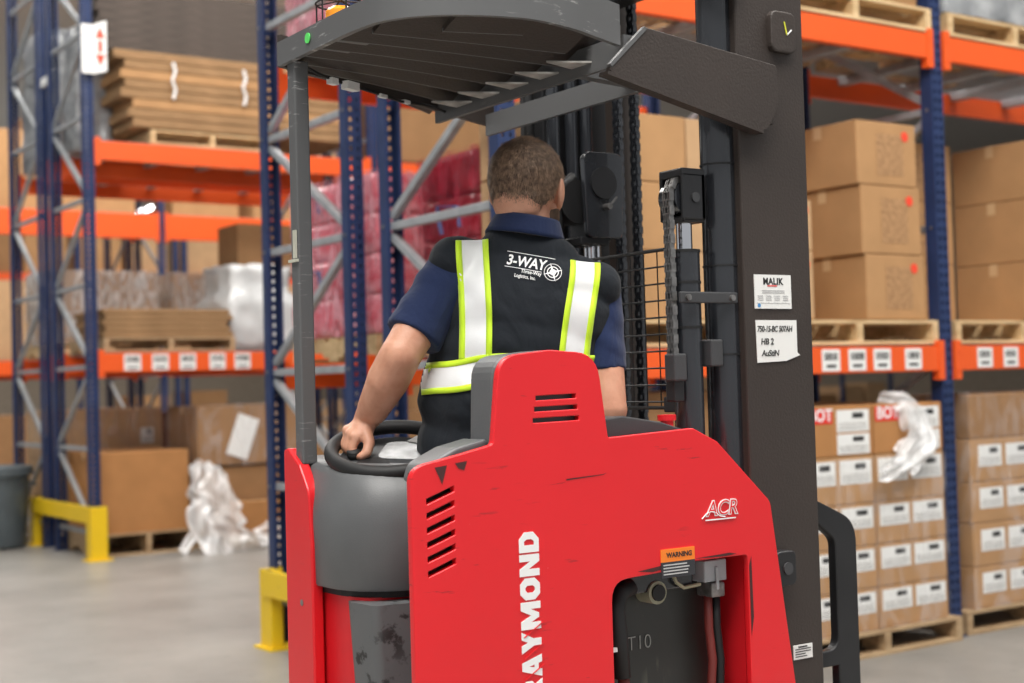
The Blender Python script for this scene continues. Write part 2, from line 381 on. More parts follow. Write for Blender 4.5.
def beam(x0, x1, y, ztop, h, label, labels=(), group='orange rack beams', lw=.13, back=False):
    r = empty('rack_beam', (x0, y, ztop-h), label, 'rack beam', group)
    L = x1-x0; t = .045
    mb = MB(); s = -1 if not back else 1
    prof = [(0, 0), (t, 0), (t, h-.03), (t-.0, h-.03), (t, h-.03), (.028, h-.03), (.028, h), (0, h)]
    prof = [(0,0),(t,0),(t,h-.03),(.028,h-.03),(.028,h),(0,h)]
    pr = [(p[0] if not back else t-p[0], p[1]) for p in prof]
    mb.prism([(p[0]-.02, p[1]) for p in pr], 'x', .05, L-.05); mb.build('beam_tube', ORNG, r, bevel=.003)
    for xx in (.0, L-.05):
        mb = MB(); mb.box(xx+(-.0 if xx == 0 else .0), xx+.05, -.026, .022, -.05, h+.03)
        for zz in (.0, h-.03): mb.cyl((xx+.025, -.031, zz), (xx+.025, -.026, zz), .008, n=8)
        mb.build('end_connector', ORNG, r, bevel=.003)
    for lx in labels:
        lb = MB().box(lx-x0-lw/2, lx-x0+lw/2, -.0235, -.0205, .012, h-.012).build('barcode_label', WHITE, r)
        b = MB(); x = lx-x0-lw/2+.018; k = 0
        while x < lx-x0+lw/2-.02:
            w = random.choice((.003, .005, .008)); b.box(x, x+w, -.0245, -.0235, h*.5, h-.03); x += w+random.choice((.003, .005))
        b.box(lx-x0-lw/2+.03, lx-x0+lw/2-.03, -.0245, -.0235, .03, .045); b.build('barcode', INK, lb)
    return r
def deck(x0, x1, y0, y1, z, label, sup=4):
    r = empty('wire_deck', (x0, y0, z), label, 'wire deck', 'wire decks on the rack beams')
    mb = MB(); L = x1-x0; D = y1-y0; n = int(L/.065); k = int(D/.13)
    for i in range(n+1):
        x = .02+(L-.04)*i/n; mb.box(x-.002, x+.002, -.028, D, .0, .004); mb.box(x-.002, x+.002, -.0295, -.0262, -.03, .004)
    for j in range(k+1):
        y = D*j/k; mb.box(.01, L-.01, y-.002, y+.002, .004, .008)
    mb.build('wire_mesh', WIRE, r)
    for i in range(sup):
        x = L*(i+.5)/sup
        MB().box(x-.035, x+.035, .02, D-.02, -.05, -.002).build('support_channel', BRACE, r, bevel=.004)
    return r
RL = [-.93, -.735, -.545, -.30]; RR = [.30, .53, .82]
for (a, b) in ((-2.835, -.045), (.045, 2.855)):
    w = 'left of' if a < 0 else 'right of'
    for zt, nm in ((1.59, 'lower'), (3.30, 'upper')):
        bx = 'the blue post by the cartons'
        beam(a, b, .0, zt, .135, '%s front orange beam %s %s%s' % (nm, w, bx, ', with barcode labels' if nm == 'lower' else ', with pallets on it'), (RL if a < 0 else RR) if nm == 'lower' else ())
        beam(a, b, 1.05, zt, .135, '%s orange beam at the back of the carton bay %s the blue post' % (nm, w), back=True)
        deck(a+.06, b-.06, .03, 1.05, zt+.002, '%s wire deck %s the blue post by the BOT cartons' % (nm, w), 5)
        if a < 0:
            beam(a, b, 1.42, zt, .135, '%s orange beam across the rear rack behind the mast' % nm)
            beam(a, b, 2.45, zt, .135, '%s orange beam on the far face of the rear rack behind the mast' % nm, back=True)
LLx = [-1.98, -1.72, -1.46, -1.17, -.92]
for a, b, w in ((-2.285, .505, 'beside the arrow sign'), (.595, 3.355, 'behind the driver')):
    for zt, nm in ((1.82, 'lower'), (3.72, 'upper')):
        beam(a, b, 7.4, zt, .17, '%s front orange beam of the far rack %s' % (nm, w), LLx if (nm == 'lower' and a < 0) else (), lw=.155)
        beam(a, b, 8.45, zt, .17, '%s rear orange beam of the far rack %s' % (nm, w), back=True)
        beam(a, b, 8.82, zt, .17, '%s orange beam of the back row of the far rack %s' % (nm, w))
        beam(a, b, 9.85, zt, .17, '%s hindmost orange beam of the far rack %s' % (nm, w), back=True)
    deck(a+.06, b-.06, 7.43, 8.45, 3.722, 'upper wire deck of the far rack %s' % w, 5)
    deck(a+.06, b-.06, 7.43, 8.45, 1.822, 'lower wire deck of the far rack %s' % w, 5)
    deck(a+.06, b-.06, 8.85, 9.85, 1.822, 'lower wire deck in the back row of far rack %s' % w, 5)
    deck(a+.06, b-.06, 8.85, 9.85, 3.722, 'upper wire deck in the back row of far rack %s' % w, 5)
for a, b, w in ((-1.75, 1.055, 'left part of'), (1.145, 4.0, 'right part of')):
    for zt, nm in ((1.95, 'lower'), (4.05, 'upper')):
        deck(a+.06, b-.06, 14.83, 15.8, zt+.002, '%s wire deck on the %s the most distant rack' % (nm, w), 4)
        beam(a, b, 14.8, zt, .36 if nm == 'upper' else .2, '%s orange beam on the %s the most distant rack' % (nm, w))
        beam(a, b, 15.85, zt-.05, .2, '%s rear orange beam on %s the most distant rack' % (nm, w), back=True)
frame(-1.8, 14.8, ZL, True, 'distant blue rack frame at the left end of the farthest rack')
frame(4.05, 14.8, ZL, True, 'distant blue rack frame at the right end of the farthest rack')
for a, b in ((-5.1, -2.38),):
    for zt, nm in ((1.82, 'lower'), (3.72, 'upper')):
        pass
# arrow sign on the left rack
r = empty('rack_sign', (-2.375, 7.37, 4.31), 'white two-winged sign with red arrows on the blue post above the yellow guard', 'sign')
MB().box(-.02, .085, -.012, -.006, 0, .44).build('sign_wing', WHITE, r)
w2 = MB().prism([(0,0),(.12,.03),(.12,.49),(0,.44)], 'y', -.012, -.006); w2.bm.transform(Matrix.Translation((.085,0,0)))
w2.bm.transform(Matrix.Rotation(math.radians(-4), 4, 'Z')); w = w2.build('sign_wing', WHITE, r)
ar = MB()
for z, s in ((.36, 1), (.14, -1)): ar.prism([(.105,z-.07*s*.5),(.19,z-.07*s*.5),(.147,z+.07*s)], 'y', -.016, -.0125)
ar.box(.13,.165,-.016,-.0125,.20,.30)
ar.bm.transform(Matrix.Rotation(math.radians(-4), 4, 'Z')); ar.build('red_arrow', STICK, w)
# yellow end guards
def end_guard(x, y, depth, label, h=.47):
    r = empty('rack_end_guard', (x, y, 0), label, 'rack guard', 'yellow rack end guards')
    for yy in (0, depth):
        mb = MB().prism(rounded([(-.07,-.06),(.08,-.06),(.08,.01),(-.055,.01),(-.055,.08),(-.07,.08)], .006, 2), 'z', .012, h); mb.M = Matrix.Identity(4)
        mb.box(-.10,.12,-.09,.10,0,.012); p = mb.build('guard_post', YEL, r); p.location = (0, yy, 0)
        if yy: p.rotation_euler.z = -PI/2
    MB().prism([(-.075,h-.14),(-.03,h-.14),(-.03,h-.11),(-.055,h-.09),(-.055,h-.05),(-.03,h-.03),(-.03,h),(-.075,h)], 'y', 0, depth).build('guard_rail', YEL, r)
    return r
g = end_guard(-2.36, 7.30, 1.80, 'yellow steel guard around the foot of the rack with the arrow sign')
g2 = end_guard(-2.955, -.12, 2.46, 'yellow steel guard at the foot of the blue post just left of the truck', .44); 
# trash can
r = empty('trash_can', (-2.74, 9.10, 0), 'grey plastic bin with rim and side handle left of the yellow guard', 'bin')
pts = [(.20,0),(.235,.5),(.25,.64)]; prof = [(0,0),(.23,0),(.24,.02),(.265,.60),(.30,.61),(.30,.68),(.28,.685),(.265,.66),(.25,.66),(.225,.04),(0,.04)]
def lathe(mb, prof, c, n=32):
    vs = []; 
    for rr, z in prof:
        for i in range(n): t = 2*PI*i/n; vs.append((c[0]+max(rr,.0005)*math.cos(t), c[1]+max(rr,.0005)*math.sin(t), c[2]+z))
    fs = [(j*n+i, j*n+(i+1) % n, (j+1)*n+(i+1) % n, (j+1)*n+i) for j in range(len(prof)-1) for i in range(n)]
    mb._add(vs, fs); return mb
sc = 1.12
lathe(MB(), [(a*sc, b*sc+.02) for a, b in prof], (0,0,0)).build('bin_body', paint('bin_grey', (.10,.125,.14), .5), r, smooth=True)
MB().tube([(.30,-.13,.62),(.335,-.13,.60),(.335,.0,.60),(.30,.0,.62)], .012).build('bin_handle', bpy.data.materials['bin_grey'], r)
mb = MB()
for a in range(4): mb.cyl((.16*math.cos(a*PI/2), .16*math.sin(a*PI/2)-.02, .03), (.16*math.cos(a*PI/2), .16*math.sin(a*PI/2)+.02, .03), .03, n=12)
mb.build('caster', RUB, r)
# ------------------------------------------------------------------ pallets and goods
def pallet(x, y, z, label, w=1.2, d=1.0, mat=WOOD, h=.13, group='wooden pallets'):
    r = empty('wooden_pallet', (x, y, z), label, 'pallet', group)
    for i in range(3):
        xx = (w-.045)*i/2
        mb = MB()
        # stringer with two notches
        mb.prism([(0,.02),(d*.14,.02),(d*.17,.05),(d*.36,.05),(d*.39,.02),(d*.61,.02),(d*.64,.05),(d*.83,.05),(d*.86,.02),(d,.02),(d,h-.018),(0,h-.018)], 'x', xx, xx+.045)
        mb.build('stringer', mat, r)
    mb = MB()
    for j in range(7):
        yy = (d-.1)*j/6; mb.box(0, w, yy, yy+.1, h-.018, h)
    mb.build('deck_boards', mat, r, bevel=.002)
    mb = MB()
    for j in range(3):
        yy = (d-.1)*j/2; mb.box(0, w, yy, yy+.1, 0, .02)
    mb.build('base_boards', mat, r, bevel=.002)
    return r
def carton(x0, x1, y0, y1, z0, z1, label, mat, group=None, labels=(), prt=False, sticker=None, tape=True, bot=None, side=False, rz=0, name='cardboard_box'):
    r = empty(name, ((x0+x1)/2, (y0+y1)/2, z0+.001), label, 'box', group, rz)
    hx, hy, h = (x1-x0)/2-.003, (y1-y0)/2-.003, z1-z0-.003
    MB().box(-hx, hx, -hy, hy, 0, h).build('carton_body', mat, r, bevel=.006)
    if tape:
        mb = MB().box(-hx-.001, hx+.001, -.028, .028, h-.001, h+.001)
        mb.box(-hx-.0015, -hx+.001, -.028, .028, h-.07, h); mb.box(hx-.001, hx+.0015, -.028, .028, h-.07, h)
        mb.build('packing_tape', TAPE, r)
    if prt:
        MB().box(hx*-.35, hx*.55, -hy-.0015, -hy+.001, h*.16, h*.82).build('printed_panel', CARDPRINT, r)
    if sticker:
        MB().cyl((hx*.62, -hy-.003, h*.80), (hx*.62, -hy+.001, h*.80), .028, n=12).build('red_sticker', STICK, r)
    for (u0, u1, v0, v1) in labels:
        l = MB().box(-hx+2*hx*u0, -hx+2*hx*u1, -hy-.002, -hy+.001, h*v0, h*v1).build('shipping_label', WHITE, r)
        a, b, c, d = -hx+2*hx*u0, -hx+2*hx*u1, h*v0, h*v1; W = b-a; Hh = d-c
        MB().box(a+W*.06, b-W*.06, -hy-.003, -hy-.002, c+Hh*.08, c+Hh*.45).build('label_print', LABELP, l)
        MB().box(a+W*.48, a+W*.82, -hy-.0032, -hy-.002, c+Hh*.62, c+Hh*.86).build('barcode', INK, l)
    if bot:
        l = MB().box(-hx+2*hx*bot[0], -hx+2*hx*bot[1], -hy-.002, -hy+.001, h*.66, h*.96).build('red_label', LABELR, r)
        t = MB(); t.mesh(text_mesh('BOT', .085, .002, .0006, 0, 1, 'CENTER'), FACE(-hx+hx*(bot[0]+bot[1]), -hy-.0026, h*.72)); t.build('lettering', WLINE, l)
    return r
# right rack, lower level: BOT stack on pallet
pallet(-1.23, -.08, 0, 'worn wooden pallet under the stack of cartons labelled BOT', 1.18, 1.0, WOODB)
zs = [.13, .345, .565, .785, 1.03, 1.29]; nm = ['bottom', 'second lowest', 'middle', 'second highest', 'top']
for L in range(5):
    for c, (a, b) in enumerate(((-1.20, -.665), (-.66, -.115))):
        side = 'left' if c == 0 else 'right'
        if L == 4:
            carton(a, b, -.05, .38, zs[L], zs[L+1], 'orange-brown carton with red BOT label, %s' % ('top layer beside the mast column' if c == 0 else 'top layer beside the blue post'), CARD[3], 'BOT cartons', [(.50,.95,.48,.92),(.50,.95,.04,.44)], bot=(.02,.38) if c else (.12,.44))
        else:
            carton(a, b, -.05, .38, zs[L], zs[L+1], 'film-wrapped carton in the %s layer of the BOT stack, %s column' % (nm[L], 'by the mast' if c == 0 else 'by the blue post'), CARD[0], 'film-wrapped cartons under the BOT boxes', [(.04,.46,.42,.92),(.52,.96,.42,.92)], tape=False)
        carton(a, b, .39, .85, zs[L], zs[L+1], 'carton at the back of the BOT stack, %s layer, %s' % (nm[L], 'by the mast' if c == 0 else 'by the blue post'), CARD[0], 'cartons at the back of the BOT stack', tape=False)
# film around that stack and the draped loose film
def wrap_shell(x0, x1, y0, y1, z0, z1, label, mat=WRAP, group='stretch film around stacks'):
    mb = MB(); n = 40; P = []
    per = rounded([(x0,y0),(x1,y0),(x1,y1),(x0,y1)], .03, 3)
    dense = []
    for i in range(len(per)):
        a = Vector(per[i]); b = Vector(per[(i+1) % len(per)]); k = max(1, int((b-a).length/.05))
        for j in range(k): dense.append(a+(b-a)*j/k)
    rows = int((z1-z0)/.05)+1; m = len(dense); vs = []; cx, cy = (x0+x1)/2, (y0+y1)/2
    for j in range(rows):
        z = z0+(z1-z0)*j/(rows-1)
        for p in dense:
            d = abs(noise.noise(Vector((p.x*6, p.y*6, z*14))))*.012+.004
            q = Vector((p.x-cx, p.y-cy)).normalized()*d; vs.append((p.x+q.x, p.y+q.y, z+noise.noise(Vector((p.x*9, p.y*9, j)))*.008))
    fs = [(j*m+i, j*m+(i+1) % m, (j+1)*m+(i+1) % m, (j+1)*m+i) for j in range(rows-1) for i in range(m)]
    mb._add(vs, fs); o = mb.build('stretch_film', mat, smooth='all'); tag(o, label, 'stretch film', group)
    return o
wrap_shell(-1.21, -.105, -.06, .86, .12, 1.02, 'clear stretch film wound round the cartons below the BOT boxes')
def drape(name, pts, width, mat, label, cat, thick=.0, seed=0, nv=9, ruff=.05):
    """crumpled strip of film following pts"""
    pts = [Vector(p) for p in pts]; mb = MB(); fine = []
    for i in range(len(pts)-1):
        for k in range(6): fine.append(pts[i].lerp(pts[i+1], k/6))
    fine.append(pts[-1]); n = len(fine); vs = []
    for i, p in enumerate(fine):
        t = (fine[min(i+1, n-1)]-fine[max(i-1, 0)]).normalized()
        a = t.cross(Vector((0,-1,.2))).normalized(); b = t.cross(a)
        w = width(i/(n-1)) if callable(width) else width
        for k in range(nv):
            u = k/(nv-1)-.5
            q = p + a*u*w + b*(noise.noise(Vector((i*.18+seed, u*5, 0)))*ruff + math.sin(u*11+i*.15)*ruff*.3)
            vs.append(q + a*noise.noise(Vector((i*.25, u*3, seed+5)))*w*.25)
    mb._add(vs, [(i*nv+k, i*nv+k+1, (i+1)*nv+k+1, (i+1)*nv+k) for i in range(n-1) for k in range(nv-1)])
    o = mb.build(name, mat, smooth='all'); tag(o, label, cat)
    m = o.modifiers.new('s', 'SUBSURF'); m.levels = 1; m.render_levels = 2
    return o
drape('loose_film', [(-.50,.05,1.325),(-.44,-.06,1.30),(-.36,-.10,1.20),(-.34,-.11,1.10),(-.48,-.12,1.0),(-.70,-.12,.93)], lambda u: .08+.10*math.sin(PI*min(1,u*1.1)), WRAPW, 'torn white stretch film draped across the carton fronts below the BOT label', 'plastic film', seed=3)
drape('loose_film', [(-.34,-.07,1.20),(-.30,-.09,1.13),(-.36,-.10,1.04),(-.50,-.11,.98)], .16, WRAPW, 'small tail of torn film hanging by the blue post over the cartons', 'plastic film', seed=8)
# right of the blue post
pallet(.07, -.02, 0, 'wooden pallet under the plain cartons right of the blue post', 1.2, 1.0, WOODB)
for L, (z0, z1) in enumerate(((.13,.36),(.36,.60),(.60,.83),(.83,1.07),(1.07,1.32))):
    carton(.17, .74, .0, .5, z0, z1, 'wrapped carton right of the blue post, %s in its stack' % nm[L], CARD[0 if L < 4 else 2], 'wrapped cartons right of the blue post', [(.12,.48,.35,.85),(.55,.95,.35,.85)] if L < 4 else (), tape=False)
    carton(.75, 1.30, .0, .5, z0, z1, 'wrapped carton at the picture edge, %s in its stack' % nm[L], CARD[0], 'wrapped cartons at the picture edge', [(.12,.48,.35,.85),(.55,.95,.35,.85)] if L < 4 else (), tape=False)
wrap_shell(.16, 1.31, -.01, .51, .12, 1.33, 'clear stretch film wound round the plain cartons right of the blue post')
# level 1
pallet(-1.30, .0, 1.60, 'wooden pallet under the three tall plain cartons left of the blue post', 1.24, 1.0)
pallet(-2.30, .0, 1.60, 'wooden pallet behind the mast under the leftmost tall cartons', .98, 1.0)
pallet(.09, .0, 1.60, 'wooden pallet under the plain cartons at upper right edge', 1.2, 1.0)
for L, (z0, z1) in enumerate(((1.735,2.085),(2.085,2.455),(2.455,2.80))):
    w = ('lowest', 'middle', 'top')[L]; dx = (.0,-.02,-.04)[L]
    carton(-.575+dx, -.10+dx, .04, .60, z0, z1, 'tan carton with faded print and red dot left of the blue post, %s of three' % w, CARD[0], 'tan cartons with faded print', prt=True, sticker=True)
    if L < 2: carton(-1.28, -.985, .02, .55, z0, z0+(.26 if L == 1 else .349), 'tan carton right behind the mast column edge, %s of two' % ('lower' if L == 0 else 'upper'), CARD[1], 'tan cartons at the mast column', sticker=True)
    carton(-1.27, -.62, .62, .98, z0, z1-.03 if L == 2 else z1, 'tan carton in the shade behind the printed cartons, %s of three' % w, CARD[0], 'tan cartons at the back of the bay')
    carton(.86, 1.33, .05, .60, z0, z1+.0, 'large plain carton at the upper picture edge, %s of three' % w, CARD[0], 'large plain cartons at the picture edge', sticker=True)
    carton(.14, .63, .42, .95, z0, z1-.0, 'printed carton with red dot tucked behind the blue post, %s of three' % w, CARD[0], 'printed cartons tucked behind the post', prt=True, sticker=True)
for L in range(3):
    z0 = 1.735+.325*L
    carton(-2.29, -1.80, .05, .60, z0, z0+.325, 'plain carton seen between the chain and the cylinder, %s of three' % ('lowest', 'middle', 'top')[L], CARD[0], 'plain cartons behind the mast')
    carton(-1.79, -1.32, .06, .60, z0, z0+.325, 'plain carton hidden behind the mast cylinder, %s of three' % ('lowest', 'middle', 'top')[L], CARD[1], 'plain cartons behind the cylinder')
# level 0 behind the mast
pallet(-2.55, .05, 0, 'wooden pallet on the floor behind the truck body', 1.2, 1.0)
for L in range(3): carton(-2.5, -1.4, .08, .95, .13+.42*L, .55+.42*L, 'large brown carton behind the truck mast on the floor level, %s of three' % ('lowest', 'middle', 'top')[L], CARD[2], 'large brown cartons behind the mast')
# level 2 right rack
pallet(-1.25, -.02, 3.31, 'wooden pallet on the upper beam left of the blue post', 1.2, 1.0)
pallet(-2.6, -.02, 3.31, 'wooden pallet on the upper beam hidden behind the mast', 1.2, 1.0)
pallet(.09, -.02, 3.31, 'wooden pallet on the upper beam at the upper right corner', 1.2, 1.0)
o = wrap_shell(.10, 1.28, .0, .95, 3.45, 4.2, 'grey wrapped load on the upper right corner pallet', GREYWRAP, 'wrapped loads on the upper beam')
carton(.13, 1.25, .03, .92, 3.45, 4.15, 'dark carton inside the grey wrapped load at the upper right corner', CARD[2])
carton(-1.2, -.1, .03, .92, 3.45, 4.15, 'brown carton on the upper pallet left of the blue post', CARD[2])
# bulky wrapped goods built of bags
def bag_stack(x0, x1, y0, y1, z0, z1, rows, cols, mat, name, label, group, mark=True):
    """sacks stacked in layers, each sack its own thing"""
    h = (z1-z0)/rows; d = (y1-y0)/cols
    for r_ in range(rows):
        for c in range(cols):
            e = empty(name, (x0, y0+c*d, z0+r_*h), label % (('lowest','second','third','fourth','fifth','sixth','seventh')[r_], ('near','next','third','far')[c]), 'wrapped bundle', group)
            mb = MB(); nx, ny, nz = 10, 6, 4
            bm = mb.bm; bmesh.ops.create_cube(bm, size=1)
            bmesh.ops.subdivide_edges(bm, edges=bm.edges[:], cuts=5, use_grid_fill=True)
            for v in bm.verts:
                p = v.co*2; q = Vector([math.copysign(abs(c_)**1.0, c_) for c_ in p]); L = max(abs(q.x), abs(q.y), abs(q.z)); s = q.normalized()*L
                w = q.lerp(s, .13)
                nn = noise.noise(Vector((w.x*3+r_*7, w.y*3+c*5, w.z*3)))*.07
                v.co = Vector((x0*0+(w.x+1)/2*(x1-x0), (w.y+1)/2*d, (w.z+1)/2*h)) + Vector((nn*.12, nn*.2, nn*.1))
            mb.build('sack', mat, e, smooth='all')
            if mark and (r_+c) % 2 == 0:
                b = MB(); yy = d*.5; zz = h*.5
                b.bar((-.004, yy-.09, zz+.05), (-.004, yy+.10, zz+.07), .02, .01); b.bar((-.004, yy+.10, zz+.07), (-.004, yy+.07, zz-.07), .02, .01, (0,1,0)); b.bar((-.004, yy-.09, zz+.05), (-.004, yy-.10, zz-.05), .02, .01, (0,1,0))
                b.build('blue_print', BLUEPR, e)
pallet(-2.74, 1.47, 1.60, 'wooden pallet under the pink wrapped sacks behind the pillar', 1.2, 1.0)
bag_stack(-2.72, -1.6, 1.50, 2.48, 1.735, 2.60, 4, 2, PINK, 'wrapped_sack', 'pink film-wrapped sack behind the guard pillar, %s row, %s column', 'pink film-wrapped sacks')
pallet(-2.74, .02, 1.60, 'wooden pallet under the dark red wrapped sacks beside the driver', .40, 1.0)
bag_stack(-2.72, -2.40, .47, 1.02, 1.735, 2.57, 4, 1, REDBAG, 'wrapped_sack', 'dark red wrapped sack left of the tan carton by the driver, %s row, %s end', 'dark red wrapped sacks')
for L in range(3): carton(-2.73, -2.36, .06, .455, 1.735+.33*L, 2.062+.33*L, 'tan printed carton just left of the driver head, %s of three' % ('lowest', 'middle', 'top')[L], CARD[1], 'tan cartons beside the driver head', tape=False)
for L in range(3):
    o = MB().box(-2.7345, -2.732, .12, .38, 1.80+.33*L, 2.0+.33*L).build('printed_sheet', CARDPRINT); tag(o, 'brown printed panel on the end of the carton by the driver head, %s of three' % ('lowest', 'middle', 'top')[L], 'printed panel', 'printed panels by the driver head')
pallet(-2.74, 1.47, 3.31, 'wooden pallet under the pale pink sacks above the pillar', 1.2, 1.0)
bag_stack(-2.72, -1.6, 1.50, 2.48, 3.445, 4.4, 4, 2, PINKL, 'wrapped_sack', 'pale pink film-wrapped sack above the overhead guard, %s row, %s column', 'pale pink film-wrapped sacks', False)
PF = film('pink_film', (.15,.75), (.92,.45,.52), 10); RF = film('red_film', (.1,.6), (.5,.03,.06), 10)
wrap_shell(-2.735, -1.58, 1.49, 2.49, 1.735, 2.61, 'pink stretch film round the sacks behind the guard pillar', PF)
wrap_shell(-2.735, -2.39, .465, 1.03, 1.735, 2.58, 'red stretch film round the dark red sacks beside the driver', RF)
wrap_shell(-2.735, -1.58, 1.49, 2.49, 3.445, 4.42, 'pale pink stretch film round the sacks above the overhead guard', PF)
# far rack, floor level
pallet(-2.27, 7.44, 0, 'wooden pallet under the big brown carton on the floor', .87, 1.0, WOODB, .2)
carton(-2.27, -1.43, 7.48, 8.38, .2, .93, 'big brown carton with a slumped top on a floor pallet beside the yellow guard', CARD[3], tape=True)
pallet(-2.26, 8.9, 0, 'wooden pallet on the floor behind the big brown carton', 1.15, .9, WOODB)
carton(-2.27, -1.13, 8.95, 9.75, .13, .80, 'long film-wrapped carton behind the big brown carton, lower', CARD[1])
carton(-2.27, -1.13, 8.95, 9.75, .80, 1.31, 'long film-wrapped carton with pale top behind the big brown carton', CARD[1], labels=[(.80,.92,.3,.6)])
wrap_shell(-2.275, -1.12, 8.94, 9.76, .78, 1.33, 'shiny film round the long carton behind the big brown carton')
carton(-1.36, -.25, 7.50, 8.3, .13, .74, 'brown carton under the boxed item with a white sheet', CARD[2])
pallet(-1.38, 7.46, 0, 'wooden pallet under the brown carton behind the torn film', 1.2, .9, WOODB)
c = carton(-1.34, -.25, 7.48, 8.25, .76, 1.32, 'wrapped brown carton with a tilted white sheet stuck on it', CARD[2])
mb = MB(); mb.M = Matrix.Translation((-.1,-.392,.26)) @ Matrix.Rotation(.35, 4, 'Y'); mb.box(-.11,.11,-.003,0,-.2,.2); mb.build('taped_sheet', WHITE, c)
wrap_shell(-1.35, -.24, 7.47, 8.26, .75, 1.33, 'shiny film round the carton with the tilted white sheet')
carton(-1.12, -.55, 7.30, 7.44, .12, .42, 'small orange-brown carton leaning low in front of the film heap', CARD[3])
MB_ = MB().box(-1.15,-.5,7.26,7.44,0,.118).build('wood_block', WOODB, bevel=.004); tag(MB_, 'low wooden block under the small orange-brown carton', 'wood block')
drape('loose_film', [(-1.33,7.38,.78),(-1.36,7.22,.74),(-1.34,7.12,.52),(-1.36,7.06,.32),(-1.28,6.98,.12),(-1.08,6.92,.03),(-.85,7.0,.05)], lambda u: .16+.30*math.sin(PI*u), WRAPW, 'torn white plastic film hanging from a carton to the floor', 'plastic film', seed=1, nv=13, ruff=.1)
drape('loose_film', [(-1.36,7.10,.42),(-1.46,7.15,.25),(-1.62,7.12,.06),(-1.66,7.1,.02)], .09, WRAPW, 'thin twisted end of plastic film reaching the floor by the pallet', 'plastic film', seed=5, nv=7, ruff=.05)
drape('loose_film', [(-.95,7.05,.10),(-.8,7.08,.14),(-.62,7.15,.12),(-.45,7.2,.10)], .2, WRAPW, 'crumpled shiny plastic film lying before the small carton', 'plastic film', seed=9, nv=9, ruff=.08)
# far rack, floor level back row fill
carton(-.9, .4, 8.95, 9.75, .0, 1.25, 'dark red-brown crate in the back row behind the white sheet carton', paint('dark_red_card', (.22,.07,.04), .8))
carton(-.2, .45, 7.5, 8.3, .0, .9, 'brown carton at the hidden end of the far floor level', CARD[2])
# far rack, lower beam level
pallet(-2.22, 7.42, 1.83, 'wooden pallet under the flattened cardboard at mid height', 1.25, 1.0, WOODB, .13)
for i in range(5):
    carton(-2.22+.02*(i % 2), -.97-.03*(i % 3), 7.45, 8.3, 1.965+.052*i, 2.015+.052*i, 'bundle of flattened cardboard at mid height, %s from the bottom' % ('first','second','third','fourth','fifth')[i], CARDEDGE, 'flattened cardboard bundles at mid height', tape=False, name='flat_cardboard')
mb = MB(); bm = mb.bm; bmesh.ops.create_cube(bm, size=1); bmesh.ops.subdivide_edges(bm, edges=bm.edges[:], cuts=9, use_grid_fill=True)
for v in bm.verts:
    p = v.co.copy(); tp = .82 if p.z > .2 else 1
    v.co = Vector((p.x*.72*tp, p.y*.9*tp, p.z*.82)) + Vector((noise.noise(p*5), noise.noise(p*5+Vector((9,0,0))), noise.noise(p*4+Vector((0,9,0)))))*.05
o = mb.build('wrapped_bundle', WHITEWRAP, smooth='all', loc=(-.60, 8.0, 2.26)); tag(o, 'white film-wrapped bulky bundle at mid height beside the flattened cardboard', 'wrapped bundle')
carton(-.72, .2, 7.9, 8.4, 2.61, 3.10, 'brown cardboard piece above the white wrapped bundle', CARD[2], tape=False)
for i, (a, b) in enumerate(((-2.26,-1.70),(-1.69,-1.15),(-.98,-.42))):
    for L in range(3):
        carton(a, b, 8.95, 9.75, 1.97+.24*L, 2.205+.24*L, 'pale wrapped carton in the back row at mid height, %s layer, %s' % (('lowest','middle','top')[L], ('by the blue post','central','by the white bundle')[i]), CARD[1], 'pale wrapped cartons in the back row', labels=[(.55,.8,.25,.8)] if L == 2 and i else ())
wrap_shell(-2.26, -1.14, 8.94, 9.76, 1.96, 2.70, 'shiny film round the pale cartons in the back row', film('shiny_wrap', (.25,.8), (.93,.9,.88), 12))
wrap_shell(-.99, -.41, 8.94, 9.76, 1.96, 2.70, 'shiny film round the narrow pale stack behind the white bundle', bpy.data.materials['shiny_wrap'])
pallet(-2.25, 8.9, 1.835, 'pallet under the pale wrapped cartons in the back row', 1.9, .9)
# second bay of the far rack (seen in gaps)
pallet(.7, 7.42, 1.83, 'wooden pallet in the far bay behind the driver', 1.2, 1.0)
carton(.7, 1.9, 7.45, 8.3, 1.97, 2.9, 'large brown carton in the far bay behind the driver', CARD[2])
carton(2.0, 3.2, 7.45, 8.3, 1.97, 2.8, 'large tan carton in the far bay behind the mast', CARD[0])
carton(.7, 3.2, 7.45, 8.3, .02, 1.2, 'long brown crate on the floor of the far bay', CARD[2])
# far rack, top level: flattened cardboard on pallet
pallet(-1.75, 7.42, 3.735, 'pale wooden pallet on the upper beam beside the flattened cardboard', 1.2, 1.0)
for i in range(9):
    z = 3.745+.088*i; e = 0 if i < 4 else -.12
    x0 = -1.95+e*.6-(.06 if i == 8 else 0) + (.10 if i < 1 else 0)
    if i < 1: continue
    carton(x0+(0.04*(i % 2)), .35, 7.5-.07, 8.35, z+.05, z+.084+.05, 'bundle of flattened tan cardboard on the upper beam, number %s upwards' % ('','one','two','three','four','five','six','seven','eight')[i], CARDEDGE if i % 3 else CARD[0], 'flattened cardboard bundles on the upper beam', tape=False, name='flat_cardboard')
mb = MB()
for x in (-1.53, -.83):
    o = MB().tube([(x, 7.41, 4.5), (x+.02, 7.405, 4.42), (x-.01, 7.405, 4.33), (x+.02, 7.41, 4.25), (x, 7.41, 4.16)], .014, 6).build('white_strap', WLINE); tag(o, 'white strap end hanging over the flattened cardboard, %s' % ('by the sign' if x < -1.1 else 'by the blue post'), 'strap', 'white straps on the cardboard')
